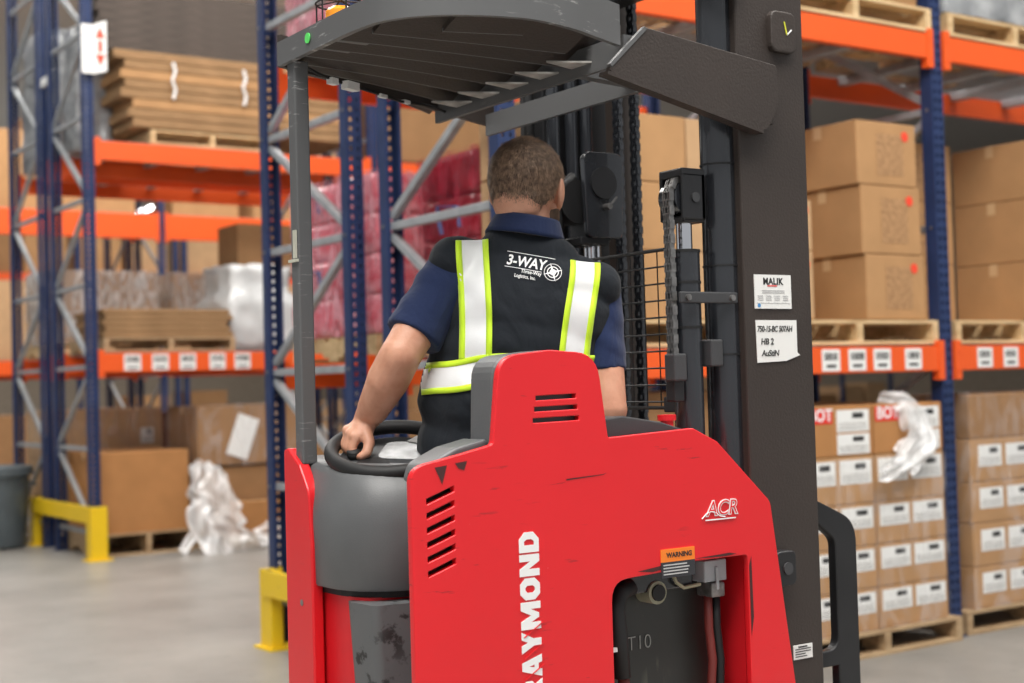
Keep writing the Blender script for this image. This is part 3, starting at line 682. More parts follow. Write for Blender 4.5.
for i in range(7):
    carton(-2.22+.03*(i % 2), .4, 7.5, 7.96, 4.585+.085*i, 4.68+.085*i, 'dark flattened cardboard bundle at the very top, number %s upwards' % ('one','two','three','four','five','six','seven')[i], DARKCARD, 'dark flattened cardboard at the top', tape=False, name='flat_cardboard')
mb = MB(); bm = mb.bm; bmesh.ops.create_cube(bm, size=1); bmesh.ops.subdivide_edges(bm, edges=bm.edges[:], cuts=9, use_grid_fill=True)
for v in bm.verts:
    p = v.co.copy(); v.co = Vector((p.x*1.1, p.y*.85, p.z*1.35)) + Vector((noise.noise(p*5), noise.noise(p*5+Vector((9,0,0))), noise.noise(p*4+Vector((0,9,0)))))*.05
o = mb.build('wrapped_bundle', GREYWRAP, smooth='all', loc=(-1.70, 9.35, 4.42)); tag(o, 'tall grey film-wrapped load seen inside the frame left of the arrow sign', 'wrapped bundle')
mb = MB(); bm = mb.bm; bmesh.ops.create_cube(bm, size=1); bmesh.ops.subdivide_edges(bm, edges=bm.edges[:], cuts=9, use_grid_fill=True)
for v in bm.verts:
    p = v.co.copy(); v.co = Vector((p.x*.35, p.y*.40, p.z*1.15)) + Vector((noise.noise(p*5), noise.noise(p*5+Vector((9,0,0))), noise.noise(p*4+Vector((0,9,0)))))*.05
o = mb.build('wrapped_bundle', GREYWRAP, smooth='all', loc=(-2.07, 8.18, 4.32)); tag(o, 'narrow grey film-wrapped load behind the arrow sign post', 'wrapped bundle')
carton(.7, 1.9, 7.45, 8.3, 3.75, 4.6, 'brown carton high in the far bay behind the driver', CARD[2])
carton(2.0, 3.2, 7.45, 8.3, 3.75, 4.7, 'tan carton high in the far bay behind the mast', CARD[0])
# most distant rack goods
k = 0
for x in (-1.5, -.3, 1.3, 2.6):
    for z, h in ((0, 1.2), (1.96, 1.1), (4.06, 1.1)):
        k += 1
        carton(x, x+1.05, 14.9, 15.7, z, z+h, '%s distant load on the farthest rack, %s level, %s bay' % (('tan','brown','pale')[k % 3], {0:'floor',1.96:'middle',4.06:'top'}[z], {-1.5:'first',-.3:'second',1.3:'third',2.6:'fourth'}[x]), CARD[(0,2,1)[k % 3]], 'distant loads')
# a last run of goods against the back of the warehouse
for i, x in enumerate((-4, 0.5, 5, 9.5, 14, 18.5, 23)):
    r = empty('distant_rack', (x, 24, 0), 'distant loaded rack against the dim back of the warehouse, run %s' % ('one','two','three','four','five','six','seven')[i], 'rack', 'distant loaded racks')
    for xx in (0, 2.2, 4.3): MB().box(xx, xx+.1, 0, .1, 0, 7).build('post', BLUE, r)
    for z in (1.8, 3.8, 5.8): MB().box(0, 4.4, -.02, .06, z, z+.15).build('beam', ORNG, r)
    for z in (0, 1.97, 3.97, 5.97):
        for xx in (.15, 1.2, 2.35, 3.35): MB().box(xx, xx+.85, .12, 1.1, z, z+random.uniform(.8, 1.5)).build('load', CARD[random.choice((0,1,2))], r)
# ------------------------------------------------------------------ TRUCK (axis aligned with the aisle)
TX, TY = -4.751, -2.870
TR = empty('reach_truck', (TX, TY, 0), 'red stand-up reach truck with grey overhead guard and tall brown-black mast', 'forklift')
def decal(me, M, name, mat, parent): return MB().mesh(me, M).build(name, mat, parent)
# body panel
out = rounded([(-.304,.10),(-.304,1.300),(-.135,1.335),(-.116,1.500),(.0,1.511),(.112,1.503),(.135,1.335),(.36,1.345),(.425,1.315),(.572,1.18),(.665,.55),(.665,.10)],
              [.02,.035,.012,.05,.08,.06,.008,.01,.02,.03,.05,.02], 6)
hole = rounded([(.133,.45),(.133,1.055),(.30,1.062),(.31,1.075),(.505,1.075),(.505,.45)], [.02,.045,.004,.004,.012,.02], 5)
spl = [out, hole]
for k in range(6):
    z = 1.248-k*.0265; spl.append(rounded([(-.280,z-.018),(-.222,z+.005),(-.222,z+.020),(-.280,z-.003)], .003, 2))
for k in range(3):
    z = 1.421-k*.0215; spl.append(rounded([(-.038-.004*k,z-.007),(.062+.003*k,z-.005),(.062+.003*k,z+.008),(-.038-.004*k,z+.006)], .003, 2))
me = curve_plate(spl, .012, .002)
mb = MB(); mb.mesh(me, FACE(0, .008, 0))
for x in [-.29,-.27,-.25,-.23,-.21,-.19,-.18,.56,.6]:
    bmesh.ops.bisect_plane(mb.bm, geom=mb.bm.verts[:]+mb.bm.edges[:]+mb.bm.faces[:], plane_co=(x,0,0), plane_no=(1,0,0))
for v in mb.bm.verts:
    if v.co.x < -.18: v.co.y += ((-.18-v.co.x)/.12)**2*.018
PANEL = mb.build('side_panel', RED, TR, smooth=True)
# thickness of body behind the panel, either side of the battery bay
mb = MB(); mb.prism(rounded([(-.255,.12),(-.255,1.275),(.13,1.315),(.13,.12)], .02, 3), 'y', .062, .09); mb.build('panel_backing', REDD, TR)
mb = MB(); mb.prism([(.512,.12),(.512,1.21),(.562,1.165),(.652,.55),(.652,.12)], 'y', .026, .30); mb.build('battery_bay_side', REDD, TR)
mb = MB(); mb.prism([(.13,1.09),(.13,1.33),(.355,1.338),(.42,1.308),(.51,1.222),(.51,1.09)], 'y', .026, .30); mb.build('battery_bay_top', REDD, TR)
MB().box(-.06,.08,.03,.055,1.34,1.45).build('vent_shadow_box', RUB, TR)
MB().box(-.288,-.205,.04,.061,1.09,1.29).build('vent_shadow_sheet', RUB, TR)  # black sheet behind the slots stands in for the shade inside
# backrest pad (grey)
pad = rounded([(-.128,1.30),(-.120,1.502),(.0,1.513),(.114,1.505),(.132,1.30)], [.01,.05,.08,.06,.01], 6)
MB().prism(pad, 'y', .0225, .10).build('backrest_pad', GREY, TR, bevel=.008, seg=3)
MB().prism(rounded([(-.275,1.27),(-.262,1.306),(-.20,1.333),(-.128,1.348),(-.128,1.27)], [.01,.03,.03,.01,.01], 5), 'y', .03, .11).build('hip_rest', GREY, TR, bevel=.012, seg=3)
# top cover
MB().prism(rounded([(.137,1.325),(.137,1.372),(.20,1.378),(.30,1.362),(.37,1.342),(.37,1.325)], [.004,.01,.04,.04,.01,.004], 4), 'y', .03, .30).build('top_cover', GREYD, TR, bevel=.006)
mb = MB(); mb.cyl((.375,.10,1.33),(.375,.10,1.362), .014); mb.cyl((.375,.10,1.362),(.375,.10,1.374), .020); mb.build('red_cap', REDD, TR)
MB().box(.36,.43,.06,.14,1.30,1.335).build('cap_base', RED, TR)
# rails of small lines: seam
# decals
def oct_(x0, x1, y0, y1, c): return [(x0+c,y0),(x1-c,y0),(x1,y0+c),(x1,y1-c),(x1-c,y1),(x0+c,y1),(x0,y1-c),(x0,y0+c)]
GL = {'R': (.92, [[(0,0),(0,1),(.66,1),(.86,.84),(.86,.52),(.70,.38),(.92,0),(.56,0),(.38,.32),(.33,.32),(.33,0)], [(.33,.54),(.33,.76),(.50,.76),(.55,.65),(.50,.54)]]),
 'A': (1.0, [[(0,0),(.32,1),(.68,1),(1,0),(.66,0),(.61,.18),(.39,.18),(.34,0)], [(.44,.38),(.56,.38),(.5,.66)]]),
 'Y': (.98, [[(.33,0),(.33,.38),(0,1),(.35,1),(.49,.68),(.63,1),(.98,1),(.65,.38),(.65,0)]]),
 'M': (1.24, [[(0,0),(0,1),(.37,1),(.62,.48),(.87,1),(1.24,1),(1.24,0),(.92,0),(.92,.50),(.72,.08),(.52,.08),(.32,.50),(.32,0)]]),
 'O': (.98, [oct_(0,.98,0,1,.26), oct_(.33,.65,.26,.74,.10)]),
 'N': (.98, [[(0,0),(0,1),(.33,1),(.66,.46),(.66,1),(.98,1),(.98,0),(.65,0),(.32,.54),(.32,0)]]),
 'D': (.92, [[(0,0),(0,1),(.60,1),(.92,.72),(.92,.28),(.60,0)], [(.33,.25),(.33,.75),(.50,.75),(.59,.62),(.59,.38),(.50,.25)]])}
mb = MB(); xx = 0; hh = .043
for ch in 'RAYMOND':
    w_, sp = GL[ch]
    mb.mesh(curve_plate([[((xx+x)*hh*.975, y*hh*1.06) for x, y in q] for q in sp], .001), FACE(-.040,-.001,.850) @ Matrix.Rotation(PI/2, 4, 'Z')); xx += w_+.09
lg = mb.build('lettering', WLINE, PANEL)
for z in (.905, .945, .985): MB().bar((-.080,-.002,z-.016),(-.034,-.002,z+.010), .002, .0012, (0,1,0)).build('lettering_slash', RED, lg)
t = text_mesh('ACR', .044, .0018, .0005, .2, 1, 'LEFT', 1.0)
al = decal(t, FACE(.388,-.0015,1.163), 'logo_lettering', WLINE, PANEL)
t = text_mesh('ACR', .044, -.0006, .0005, .2, 1, 'LEFT', 1.0)
decal(t, FACE(.388,-.0024,1.163), 'logo_inner', RED, al)
mb = MB(); mb.tube([(.375,-.002,1.158),(.388,-.002,1.168),(.40,-.002,1.172),(.415,-.002,1.168),(.425,-.002,1.161),(.44,-.002,1.158)], .0012, 5); mb.box(.385,.47,-.0025,-.001,1.153,1.1555); mb.build('logo_underline', WLINE, al)
# warning sticker
w = MB().box(.262,.352,-.0022,.0,1.078,1.104).build('warning_label', plain('warning_orange', (.9,.22,.02), .5), PANEL)
decal(text_mesh('\u25B2WARNING' if False else 'WARNING', .014, .0004, .0003, 0, 1, 'CENTER'), FACE(.31,-.0026,1.087), 'lettering', INK, w)
w = MB().box(.262,.352,-.0022,.0,1.046,1.078).build('warning_text_block', plain('sticker_black', (.03,.03,.035), .5), PANEL)
mb = MB()
for k in range(4): mb.box(.267,.267+random.uniform(.06,.08),-.0028,-.002,1.052+k*.0062,1.0545+k*.0062)
mb.build('small_print', plain('grey_print', (.5,.5,.5), .5), w)
# black smears at the battery opening
# battery and cables in the bay
MB().box(.10,.50,.10,.85,.15,1.035).build('battery', DIRTY, TR, bevel=.01)
t = text_mesh('T10', .042, -.0006, .0004); decal(t, FACE(.246,.0985,.888), 'chalk_mark', plain('chalk', (.35,.35,.33), .8), TR)
MB().prism([(.12,1.01),(.40,1.01),(.40,1.058),(.12,1.058)], 'y', .06, .16).build('battery_retainer', BLKG, TR, bevel=.004)
mb = MB(); mb.cyl((.298,.055,1.008),(.298,.12,1.008), .024, n=20); mb.build('bare_metal_ring', paint('raw_brass', (.42,.40,.28), .6), TR)
MB().cyl((.298,.05,1.008),(.298,.056,1.008), .017, n=20).build('ring_bore', RUB, TR)
MB().tube([(.225,.05,1.03),(.195,.05,1.02),(.18,.045,.99),(.185,.045,.93),(.19,.045,.85)], .018, 12).build('sleeved_cable', RUB, TR, smooth='all')
MB().tube([(.19,.045,.86),(.20,.045,.80),(.22,.05,.72),(.23,.06,.6)], .012, 12).build('red_cable', paint('dull_red_cable', (.20,.03,.025), .5), TR, smooth='all')
conn = MB().box(.415,.478,.04,.09,1.018,1.064).box(.443,.452,.034,.04,1.0,1.05).build('battery_connector', plain('connector_grey', (.40,.42,.44), .4), TR, bevel=.004)
MB().box(.43,.468,.035,.085,.985,1.016).build('cable_clamp', STL, conn, bevel=.004)
for i, (dx, m) in enumerate(((0, 'dull_red_cable'), (.022, 'black_rubber'))):
    MB().tube([(.440+dx,.06,.99),(.438+dx,.058,.92),(.446+dx,.058,.85),(.438+dx*1.2,.06,.76),(.43+dx,.06,.6)], .0095, 12).build('power_cable', bpy.data.materials[m], TR, smooth='all')
MB().tube([(.335,.055,1.05),(.345,.05,1.025),(.365,.05,1.012),(.41,.05,1.015)], .004, 6).build('bare_wire', paint('yellowed_tape', (.45,.42,.28), .6), TR)
MB().box(.138,.150,.03,.05,.985,.997).build('blue_tag', plain('tag_blue', (.03,.12,.7), .4), TR)
MB().box(.14,.175,.035,.04,.905,.914).build('white_tag', WHITE, TR)
# chassis, wheels, base legs (below the frame edge)
MB().box(-.31,.66,.09,1.0,.10,.245).build('chassis', REDD, TR, bevel=.01)
MB().box(-.29,.10,.10,.98,.245,.252).build('platform_mat', RUB, TR)
MB().cyl((-.1,.85,.10),(-.1,.95,.10), .10, n=24).box(-.14,-.06,.84,.96,.1,.12).build('drive_wheel', RUB, TR)
for v in (.12, .90):
    MB().box(.60,1.75,v,v+.10,.06,.20).build('base_leg', MAST, TR, bevel=.01)
    MB().cyl((1.65,v+.01,.075),(1.65,v+.09,.075), .075, n=24).build('load_wheel', RUB, TR)
MB().cyl((-.15,.14,.08),(-.15,.20,.08), .08, n=24).build('caster_wheel', RUB, TR)
# ---- operator console (far rear)
side = rounded([(.47,.10),(.47,1.12),(.478,1.235),(.52,1.29),(.574,1.325),(.594,1.32),(.600,.10)], [.0,.03,.05,.03,.01,.01,0], 5)
MB().prism(side, 'x', -.288, -.262).build('rear_side_panel', RED, TR, bevel=.004)
MB().cyl((-.289,.52,1.00),(-.2885,.52,1.00), .007, n=12).build('panel_screw', STL, TR)
MB().box(-.262,.12,.60,.62,.25,1.30).build('far_side_panel', REDD, TR)
# grey console: vertical loft of rounded plan outlines
def plan(x0, x1, y0, y1, r, n=8): return rounded([(x0,y0),(x1,y0),(x1,y1),(x0,y1)], [r, .01, .01, .02], n)
def loft(mb, rings):
    n = len(rings[0][1]); vs = []
    for z, r in rings:
        zz = z if callable(z) else (lambda p, z=z: z)
        for p in r: vs.append((p[0], p[1], zz(p)))
    fs = [(j*n+i, j*n+(i+1) % n, (j+1)*n+(i+1) % n, (j+1)*n+i) for j in range(len(rings)-1) for i in range(n)]
    fs += [tuple(range(n-1,-1,-1)), tuple(range((len(rings)-1)*n, len(rings)*n))]
    mb._add(vs, fs); return mb
top = lambda off: (lambda p: 1.285+off+.02*min(1,max(0,(p[1]-.3)/.3)))
loft(MB(), [(1.04, plan(-.276,.10,.262,.60,.17)), (1.045, plan(-.279,.10,.258,.60,.17)), (1.17, plan(-.281,.10,.255,.60,.17)), (1.20, plan(-.279,.10,.257,.60,.17)), (lambda p: 1.235, plan(-.272,.10,.268,.60,.17)), (top(-.025), plan(-.262,.10,.285,.60,.16)), (top(-.01), plan(-.255,.10,.30,.60,.15)), (top(0), plan(-.235,.10,.32,.60,.14))]).build('console_hood', GREY, TR, smooth=True)
loft(MB(), [(1.025, plan(-.262,.10,.275,.60,.16)), (1.04, plan(-.262,.10,.275,.60,.16))]).build('console_gap', RUB, TR)
loft(MB(), [(.25, plan(-.255,.10,.30,.60,.08)), (1.026, plan(-.255,.10,.30,.60,.08))]).build('console_pedestal', REDD, TR, smooth=True)
loft(MB(), [(.50, rounded([(-.235,.28),(.09,.20),(.10,.30),(-.245,.37)], .02, 4)), (.85, rounded([(-.25,.26),(.09,.18),(.10,.30),(-.262,.36)], .02, 4)), (1.02, rounded([(-.262,.25),(.09,.18),(.10,.30),(-.272,.36)], .02, 4))]).build('knee_pad', scuffed('worn_grey_pad', (.125,.13,.135), (.012,.012,.012), .45, .52, (3.2,3.2,3.2), .1), TR, smooth=True)
# ---- steering wheel
tilt = Matrix.Rotation(math.radians(-55.7+0), 4, 'Z')
WC = Vector((-.12,.42,1.318))
# wheel tilts towards the camera-side rear corner (direction -.563,-.826)
dn = Vector((-.563*math.sin(math.radians(20)), -.826*math.sin(math.radians(20)), math.cos(math.radians(20)))).normalized()
ax = Vector((.826,-.563,0)); ay = dn.cross(ax)
WM = Matrix(((ax.x,ay.x,dn.x,WC.x),(ax.y,ay.y,dn.y,WC.y),(ax.z,ay.z,dn.z,WC.z),(0,0,0,1)))
sw = empty('steering_wheel', (0,0,0)); sw.parent = TR
mb = MB(); mb.M = WM; mb.tube([(.127*math.cos(a*PI/24), .127*math.sin(a*PI/24), 0) for a in range(48)], .0155, 14, True); mb.build('rim', RUB, sw, smooth='all')
mb = MB(); mb.M = WM; lathe(mb, [(0,-.07),(.105,-.07),(.118,-.03),(.112,-.018),(.10,-.014),(.0,-.010)], (0,0,0), 40); mb.build('hub_dish', GREYD, sw, smooth=True)
mb = MB(); mb.M = WM; mb.prism(rounded([(-.03,-.03),(.07,-.045),(.085,.05),(-.01,.06)], .02, 4), 'z', -.012, -.007); mb.build('display', paint('silver_display', (.45,.46,.47), .25, .3, var=.4, scale=20), sw)
mb = MB(); mb.M = WM; mb.prism(rounded([(.03,.055),(.10,.02),(.095,.06),(.05,.085)], .004, 2), 'z', -.011, -.005); mb.build('white_tag', WHITE, sw)
mb = MB(); mb.M = WM; mb.cyl((-.035,-.060,-.014),(-.035,-.060,-.008), .036, n=24); mb.build('hub_recess', RUB, sw)
mb = MB(); mb.M = WM; mb.cyl((-.078,-.012,-.012),(-.078,-.012,.000), .014, .016); mb.ball((-.078,-.012,.000), (.016,.016,.008)); mb.build('spinner_knob', RUB, sw, smooth='all')
# ---- pillar and overhead guard
MB().box(-.278,-.243,.520,.555,1.29,2.155).build('guard_pillar', GUARD, TR, bevel=.004)
p = MB().box(-.283,-.279,.522,.535,1.73,1.79).box(-.284,-.278,.518,.557,1.722,1.728).build('pillar_sticker', paint('aged_sticker', (.6,.6,.5), .6), TR)
GZ = 2.15
rim = [(-.284,.575),(-.285,.40),(-.284,.20),(-.262,.115),(-.21,.055),(-.13,.012),(-.03,-.010),(.08,.010),(.17,.045),(.255,.078)]
far = [(-.284,.575),(-.20,.615),(-.016,.70),(.15,.785),(.306,.865),(.45,.94),(.54,.985)]
def smooth_path(pts, n=5):
    P = [Vector(p) for p in pts]; out = []
    for i in range(len(P)-1):
        p0 = P[max(i-1,0)]; p1 = P[i]; p2 = P[i+1]; p3 = P[min(i+2,len(P)-1)]
        for k in range(n):
            t = k/n; out.append(.5*((2*p1)+(p2-p0)*t+(2*p0-5*p1+4*p2-p3)*t*t+(3*p1-p0-3*p2+p3)*t**3))
    out.append(P[-1]); return out
def strip(mb, path, z0f, z1f, th):
    P = smooth_path(path); n = len(P); vs = []
    for i, p in enumerate(P):
        t = (P[min(i+1,n-1)]-P[max(i-1,0)]).normalized(); nn = Vector((-t.y, t.x)); u = i/(n-1)
        a = p-nn*th/2; b = p+nn*th/2
        vs += [(a.x,a.y,z0f(u)),(b.x,b.y,z0f(u)),(b.x,b.y,z1f(u)),(a.x,a.y,z1f(u))]
    fs = [(4*i+k, 4*i+(k+1) % 4, 4*i+4+(k+1) % 4, 4*i+4+k) for i in range(n-1) for k in range(4)]+[(3,2,1,0),(4*n-4,4*n-3,4*n-2,4*n-1)]
    mb._add(vs, fs); return mb
strip(MB(), rim, lambda u: GZ, lambda u: GZ+.052+.034*min(1,max(0,(u-.3)/.4)), .012).build('guard_rim', GUARD, TR, smooth=True)
strip(MB(), far, lambda u: GZ-.0-.0*u, lambda u: GZ+.07, .012).build('guard_far_rim', MAST, TR, smooth=True)
strip(MB(), [(x+.02 if i > 6 else x+.018, y-.0 if i < 2 else y+.02) for i, (x, y) in enumerate(rim)], lambda u: GZ+.018, lambda u: GZ+.05, .01).build('guard_inner_rim', MAST, TR, smooth=True)
# slats: slightly bowed pressed sections running to the cross bars
SL = [(.10,.075),(.20,.17),(.30,.27),(.40,.37),(.50,.475),(.59,.58),(.68,.68)]
for k, (ya, yb) in enumerate([(.045,-.005),(.125,.07),(.205,.165),(.285,.27),(.36,.375),(.43,.48),(.48,.585),(.505,.69)]):
    xa = -.268; xb = .30
    if k == 0: xa = -.12; xb = .04
    if k == 1: xa = -.235; xb = .215
    if k > 5: xa = -.24
    pts = [(xa+(xb-xa)*u, ya+(yb-ya)*u-.0+.04*math.sin(PI*u)*(0 if k else .0)+.055*u*u*(k*.28), 0) for u in [i/12 for i in range(13)]]
    mb = MB(); vs = []
    n = len(pts)
    for x, y, _ in pts:
        vs += [(x, y, GZ+.050),(x, y+.006, GZ+.058),(x, y+.125, GZ+.016),(x, y+.12, GZ+.006)]
    mb._add(vs, [(4*i+a, 4*i+(a+1) % 4, 4*i+4+(a+1) % 4, 4*i+4+a) for i in range(n-1) for a in range(4)]+[(3,2,1,0),(4*n-4,4*n-3,4*n-2,4*n-1)])
    sl = mb.build('guard_slat', MAST, TR, smooth=True)
    MB().tube([(x, y+.123, GZ+.010) for x, y, _ in pts], .0045, 6).build('slat_lit_edge', GUARD, sl)  # lighter tube paints the lit ridge along the slat's low edge
    if 1 < k < 7:
        y = pts[-1][1]+.02
        MB().prism([(.19,y+.03),(.282,y-.015),(.282,y+.06)], 'z', GZ-.008, GZ-.004).build('slat_end_light', SLATLIT, sl)  # pale triangle standing in for light showing at the slat end
MB().prism([(.28,GZ-.03),(.292,GZ-.03),(.292,GZ+.02),(.32,GZ+.02),(.32,GZ+.03),(.28,GZ+.03)], 'y', .09, .86).build('guard_crossbar', GUARD, TR)
MB().prism([(.50,GZ-.03),(.512,GZ-.03),(.512,GZ+.015),(.55,GZ+.015),(.55,GZ+.027),(.50,GZ+.027)], 'y', .30, .96).build('guard_crossbar', GUARD, TR)
MB().bar((.29,.30,GZ+.01),(.53,.34,GZ+.01), .03, .05).build('guard_link', GUARD, TR)
# bracket plate to the mast
br = [(.215,2.092),(.320,2.192),(.700,2.150),(.700,2.06),(.668,2.005),(.652,2.003)]
me = curve_plate([rounded(br, [.01,.01,.01,.05,.02,.01], 4)], .012, .002); MB().mesh(me, FACE(0,.072,0)).build('guard_bracket', MAST, TR)
MB().box(.62,.70,.078,.10,2.02,2.14).build('bracket_weld_pad', MAST, TR)
MB().bar((.215,.079,2.088),(.655,.079,1.998), .03, .008).build('bracket_flange', MAST, TR)
MB().bar((.222,.068,2.103),(.318,.068,2.192), .008, .012,(0,1,0)).build('bracket_edge', GUARD, TR)
# led cable + connectors under guard
MB().tube([(-.26,.53,2.152),(-.20,.56,2.14),(-.12,.60,2.135),(-.03,.66,2.14),(.10,.72,2.135),(.22,.78,2.145),(.30,.82,2.14)], .0035, 6).build('guard_cable', RUB, TR)
MB().obox((-.10,.60,2.13),(.9,.44,0),(-.44,.9,0),(0,0,1), .022,.010,.009).obox((-.155,.58,2.132),(.9,.44,0),(-.44,.9,0),(0,0,1), .012,.008,.007).build('white_connector', WHITE, TR)
MB().obox((.03,.685,2.135),(.9,.44,0),(-.44,.9,0),(0,0,1), .014,.005,.004).obox((.12,.73,2.137),(.9,.44,0),(-.44,.9,0),(0,0,1), .012,.005,.004).build('cable_tape', WHITE, TR)
# green sticker
mb = MB(); mb.cyl((-.2945,.42,GZ+.028),(-.2925,.42,GZ+.028), .011, n=20); mb.build('green_sticker', plain('green_dot', (.12,.75,.15), .5), TR)
mb = MB(); mb.cyl((-.275,.34,2.195),(-.275,.34,2.205), .012); mb.build('guard_bolt', STL, TR)
# beacon with cage
lathe(MB(), [(0,0),(.034,0),(.034,.012),(.030,.014),(.030,.058),(.022,.066),(0,.068)], (-.235,.385,GZ+.024), 28).build('beacon', ORB, TR, smooth=True)
mb = MB(); c = (-.235,.385)
for z in (GZ+.055, GZ+.098):
    mb.tube([(c[0]+.05*math.cos(a*PI/12), c[1]+.05*math.sin(a*PI/12), z) for a in range(24)], .002, 6, True)
for a in range(6):
    t = a*PI/3+.3; mb.tube([(c[0]+.05*math.cos(t), c[1]+.05*math.sin(t), GZ+.022),(c[0]+.05*math.cos(t), c[1]+.05*math.sin(t), GZ+.098),(c[0],c[1],GZ+.105)], .002, 6)
mb.build('beacon_cage', RUB, TR)
MB().box(-.28,-.18,.31,.46,GZ+.016,GZ+.024).build('beacon_plate', GUARD, TR)
# ---- mast, near rail
MB().prism([(.614,.10),(.825,.10),(.825,.125),(.632,.125),(.632,.23),(.614,.23)], 'z', .06, 4.6).build('mast_outer_rail', MAST, TR, bevel=.005)
MB().prism([(.640,.135),(.815,.135),(.815,.155),(.66,.155),(.66,.25),(.640,.25)], 'z', .06, 4.6).build('mast_inner_rail', BLK, TR)
MB().box(.805,.845,.20,.26,.06,4.6).build('mast_inner_rail_flange', BLK, TR)
MB().box(.602,.612,.13,.20,.06,4.6).build('mast_edge_strip', GUARD, TR)
# square plate with clock-like marks
me = curve_plate([rounded([(.713,2.195),(.783,2.195),(.783,2.282),(.713,2.282)], .016, 4)], .012, .004); pl = MB().mesh(me, FACE(0,.094,0)).build('rounded_cover_plate', MAST, TR)
MB().bar((.757,.0835,2.232),(.749,.0835,2.262), .003,.002,(0,1,0)).build('yellow_mark', plain('yellow_paint_mark', (.7,.7,.05), .5), pl)
MB().bar((.757,.0835,2.232),(.772,.0835,2.245), .003,.002,(0,1,0)).build('white_mark', WLINE, pl)
# stickers on mast
def sticker(x0, x1, z0, z1, name='mast_sticker', mat=WHITE): return MB().box(x0,x1,.0975,.1,z0,z1).build(name, mat, TR)
s = sticker(.643,.757,1.603,1.68)
decal(text_mesh('MALIK', .021, .0007, .0003, 0, 1.06, 'CENTER'), FACE(.700,.0972,1.658), 'lettering', INK, s)
MB().box(.683,.712,.0968,.0975,1.6535,1.656).build('red_line', LABELR, s)
mb = MB()
for k in range(2): mb.box(.665,.735,.0969,.0975,1.643-k*.0045,1.6452-k*.0045)
for k in range(4):
    for j in range(3): mb.box(.651+k*.026,.668+k*.026,.0969,.0975,1.631-j*.0045,1.6328-j*.0045)
mb.box(.648,.752,.0969,.0975,1.6155,1.6162); mb.build('small_print', bpy.data.materials['grey_print'], s)
mb = MB().cyl((.655,.0968,1.610),(.655,.0975,1.610), .0045, n=16); mb.build('blue_logo', BLUEPR, s)
me = curve_plate([[(.643,1.577),(.771,1.577),(.771,1.503),(.780,1.497),(.735,1.484),(.645,1.481)]], .0015, 0); s = MB().mesh(me, FACE(0,.0985,0)).build('handwritten_note', WHITE, TR)
def hand(txt, size, x, z, sx=1): return decal(text_mesh(txt, size, .0003, .0003, .15, .95, 'LEFT', sx), FACE(x,.0972,z), 'handwriting', INK, s)
hand('750-15-BC 507AH', .0185, .646, 1.551, .82); hand('HB 2', .020, .656, 1.522); hand('AuStiN', .019, .658, 1.496)
s = sticker(.727,.787,.806,.838); mb = MB()
for k in range(4): mb.box(.732,.732+random.uniform(.025,.05),.0969,.0975,.811+k*.0055,.813+k*.0055)
mb.box(.742,.77,.0969,.0975,.832,.835); mb.build('small_print', INK, s)
# pin block on mast
me = curve_plate([rounded([(.60,.985),(.655,.985),(.655,1.055),(.60,1.055)], .012, 4)], .03, .004); MB().mesh(me, FACE(.055,.085,0)).build('pivot_block', BLK, TR)
MB().cyl((.685,.062,1.02),(.685,.07,1.02), .014).build('pivot_pin', GREYD, TR)
# tall tube, cylinder, chain
mb = MB(); mb.cyl((.602,.16,.9),(.602,.16,4.4), .041, n=32); mb.build('hydraulic_tube', BLKG, TR, smooth=True)
for z in (1.5, 1.70, 1.93, 2.14): MB().cyl((.602,.16,z),(.602,.16,z+.004), .0425, n=32).build('tube_band', RUB, TR)
MB().tube([(.640,.115,.9),(.642,.115,1.4),(.640,.116,1.8),(.638,.115,2.2),(.63,.11,2.31),(.60,.11,2.33),(.585,.11,2.36)], .0032, 6).build('white_cable', plain('cable_white', (.5,.5,.5), .5), TR, smooth='all')
mb = MB().box(.535,.60,.085,.16,2.315,2.375); mb.build('sensor_block', GREYD, TR, bevel=.004)
for z in (2.332, 2.357): MB().cyl((.556,.08,z),(.607,.08,z), .007, n=12).cyl((.607,.08,z),(.617,.08,z), .010, n=6).build('hose_fitting', STL, TR)
mb = MB(); mb.cyl((.493,.16,.9),(.493,.16,1.735), .033, n=32); mb.build('lift_cylinder', BLKG, TR, smooth=True)
for z in (1.56, 1.66, 1.73): MB().cyl((.493,.16,z),(.493,.16,z+.006), .0345, n=32).build('cylinder_ring', RUB, TR)
MB().cyl((.493,.16,1.735),(.493,.16,1.81), .018, n=24).build('cylinder_rod', CHR, TR, smooth=True)
mb = MB().box(.462,.530,.125,.135,1.80,1.905).box(.462,.530,.195,.205,1.80,1.905).box(.462,.530,.125,.205,1.895,1.915).box(.515,.530,.125,.205,1.80,1.905).box(.468,.53,.13,.2,1.795,1.81)
mb.build('chain_sheave_bracket', BLK, TR, bevel=.004)
MB().cyl((.498,.121,1.85),(.498,.126,1.85), .011, n=20).build('sheave_pin', GREYD, TR)
MB().cyl((.487,.137,1.85),(.487,.193,1.85), .038, n=28).build('chain_sheave', BLKG, TR, smooth=True)
def chain(pts, name, mat=STL, w=.022, pitch=.016):
    P = [Vector(p) for p in pts]; mb = MB(); L = 0
    seg = []
    for a, b in zip(P, P[1:]):
        n = max(1, round((b-a).length/pitch))
        for i in range(n): seg.append((a.lerp(b, i/n), a.lerp(b, (i+1)/n)))
    for i, (a, b) in enumerate(seg):
        d = (b-a).normalized()
        off = (-w*.5, -w*.25, w*.25, w*.5) if i % 2 else (-w*.38, -w*.12, w*.12, w*.38)
        for o_ in off: mb.obox((a+b)/2+Vector((0,o_,0)), d, Vector((0,1,0)), d.cross(Vector((0,1,0))), pitch*.62, .0014, .0065)
        mb.cyl(a+Vector((0,-w*.58,0)), a+Vector((0,w*.58,0)), .003, n=6)
    return mb.build(name, mat, TR)
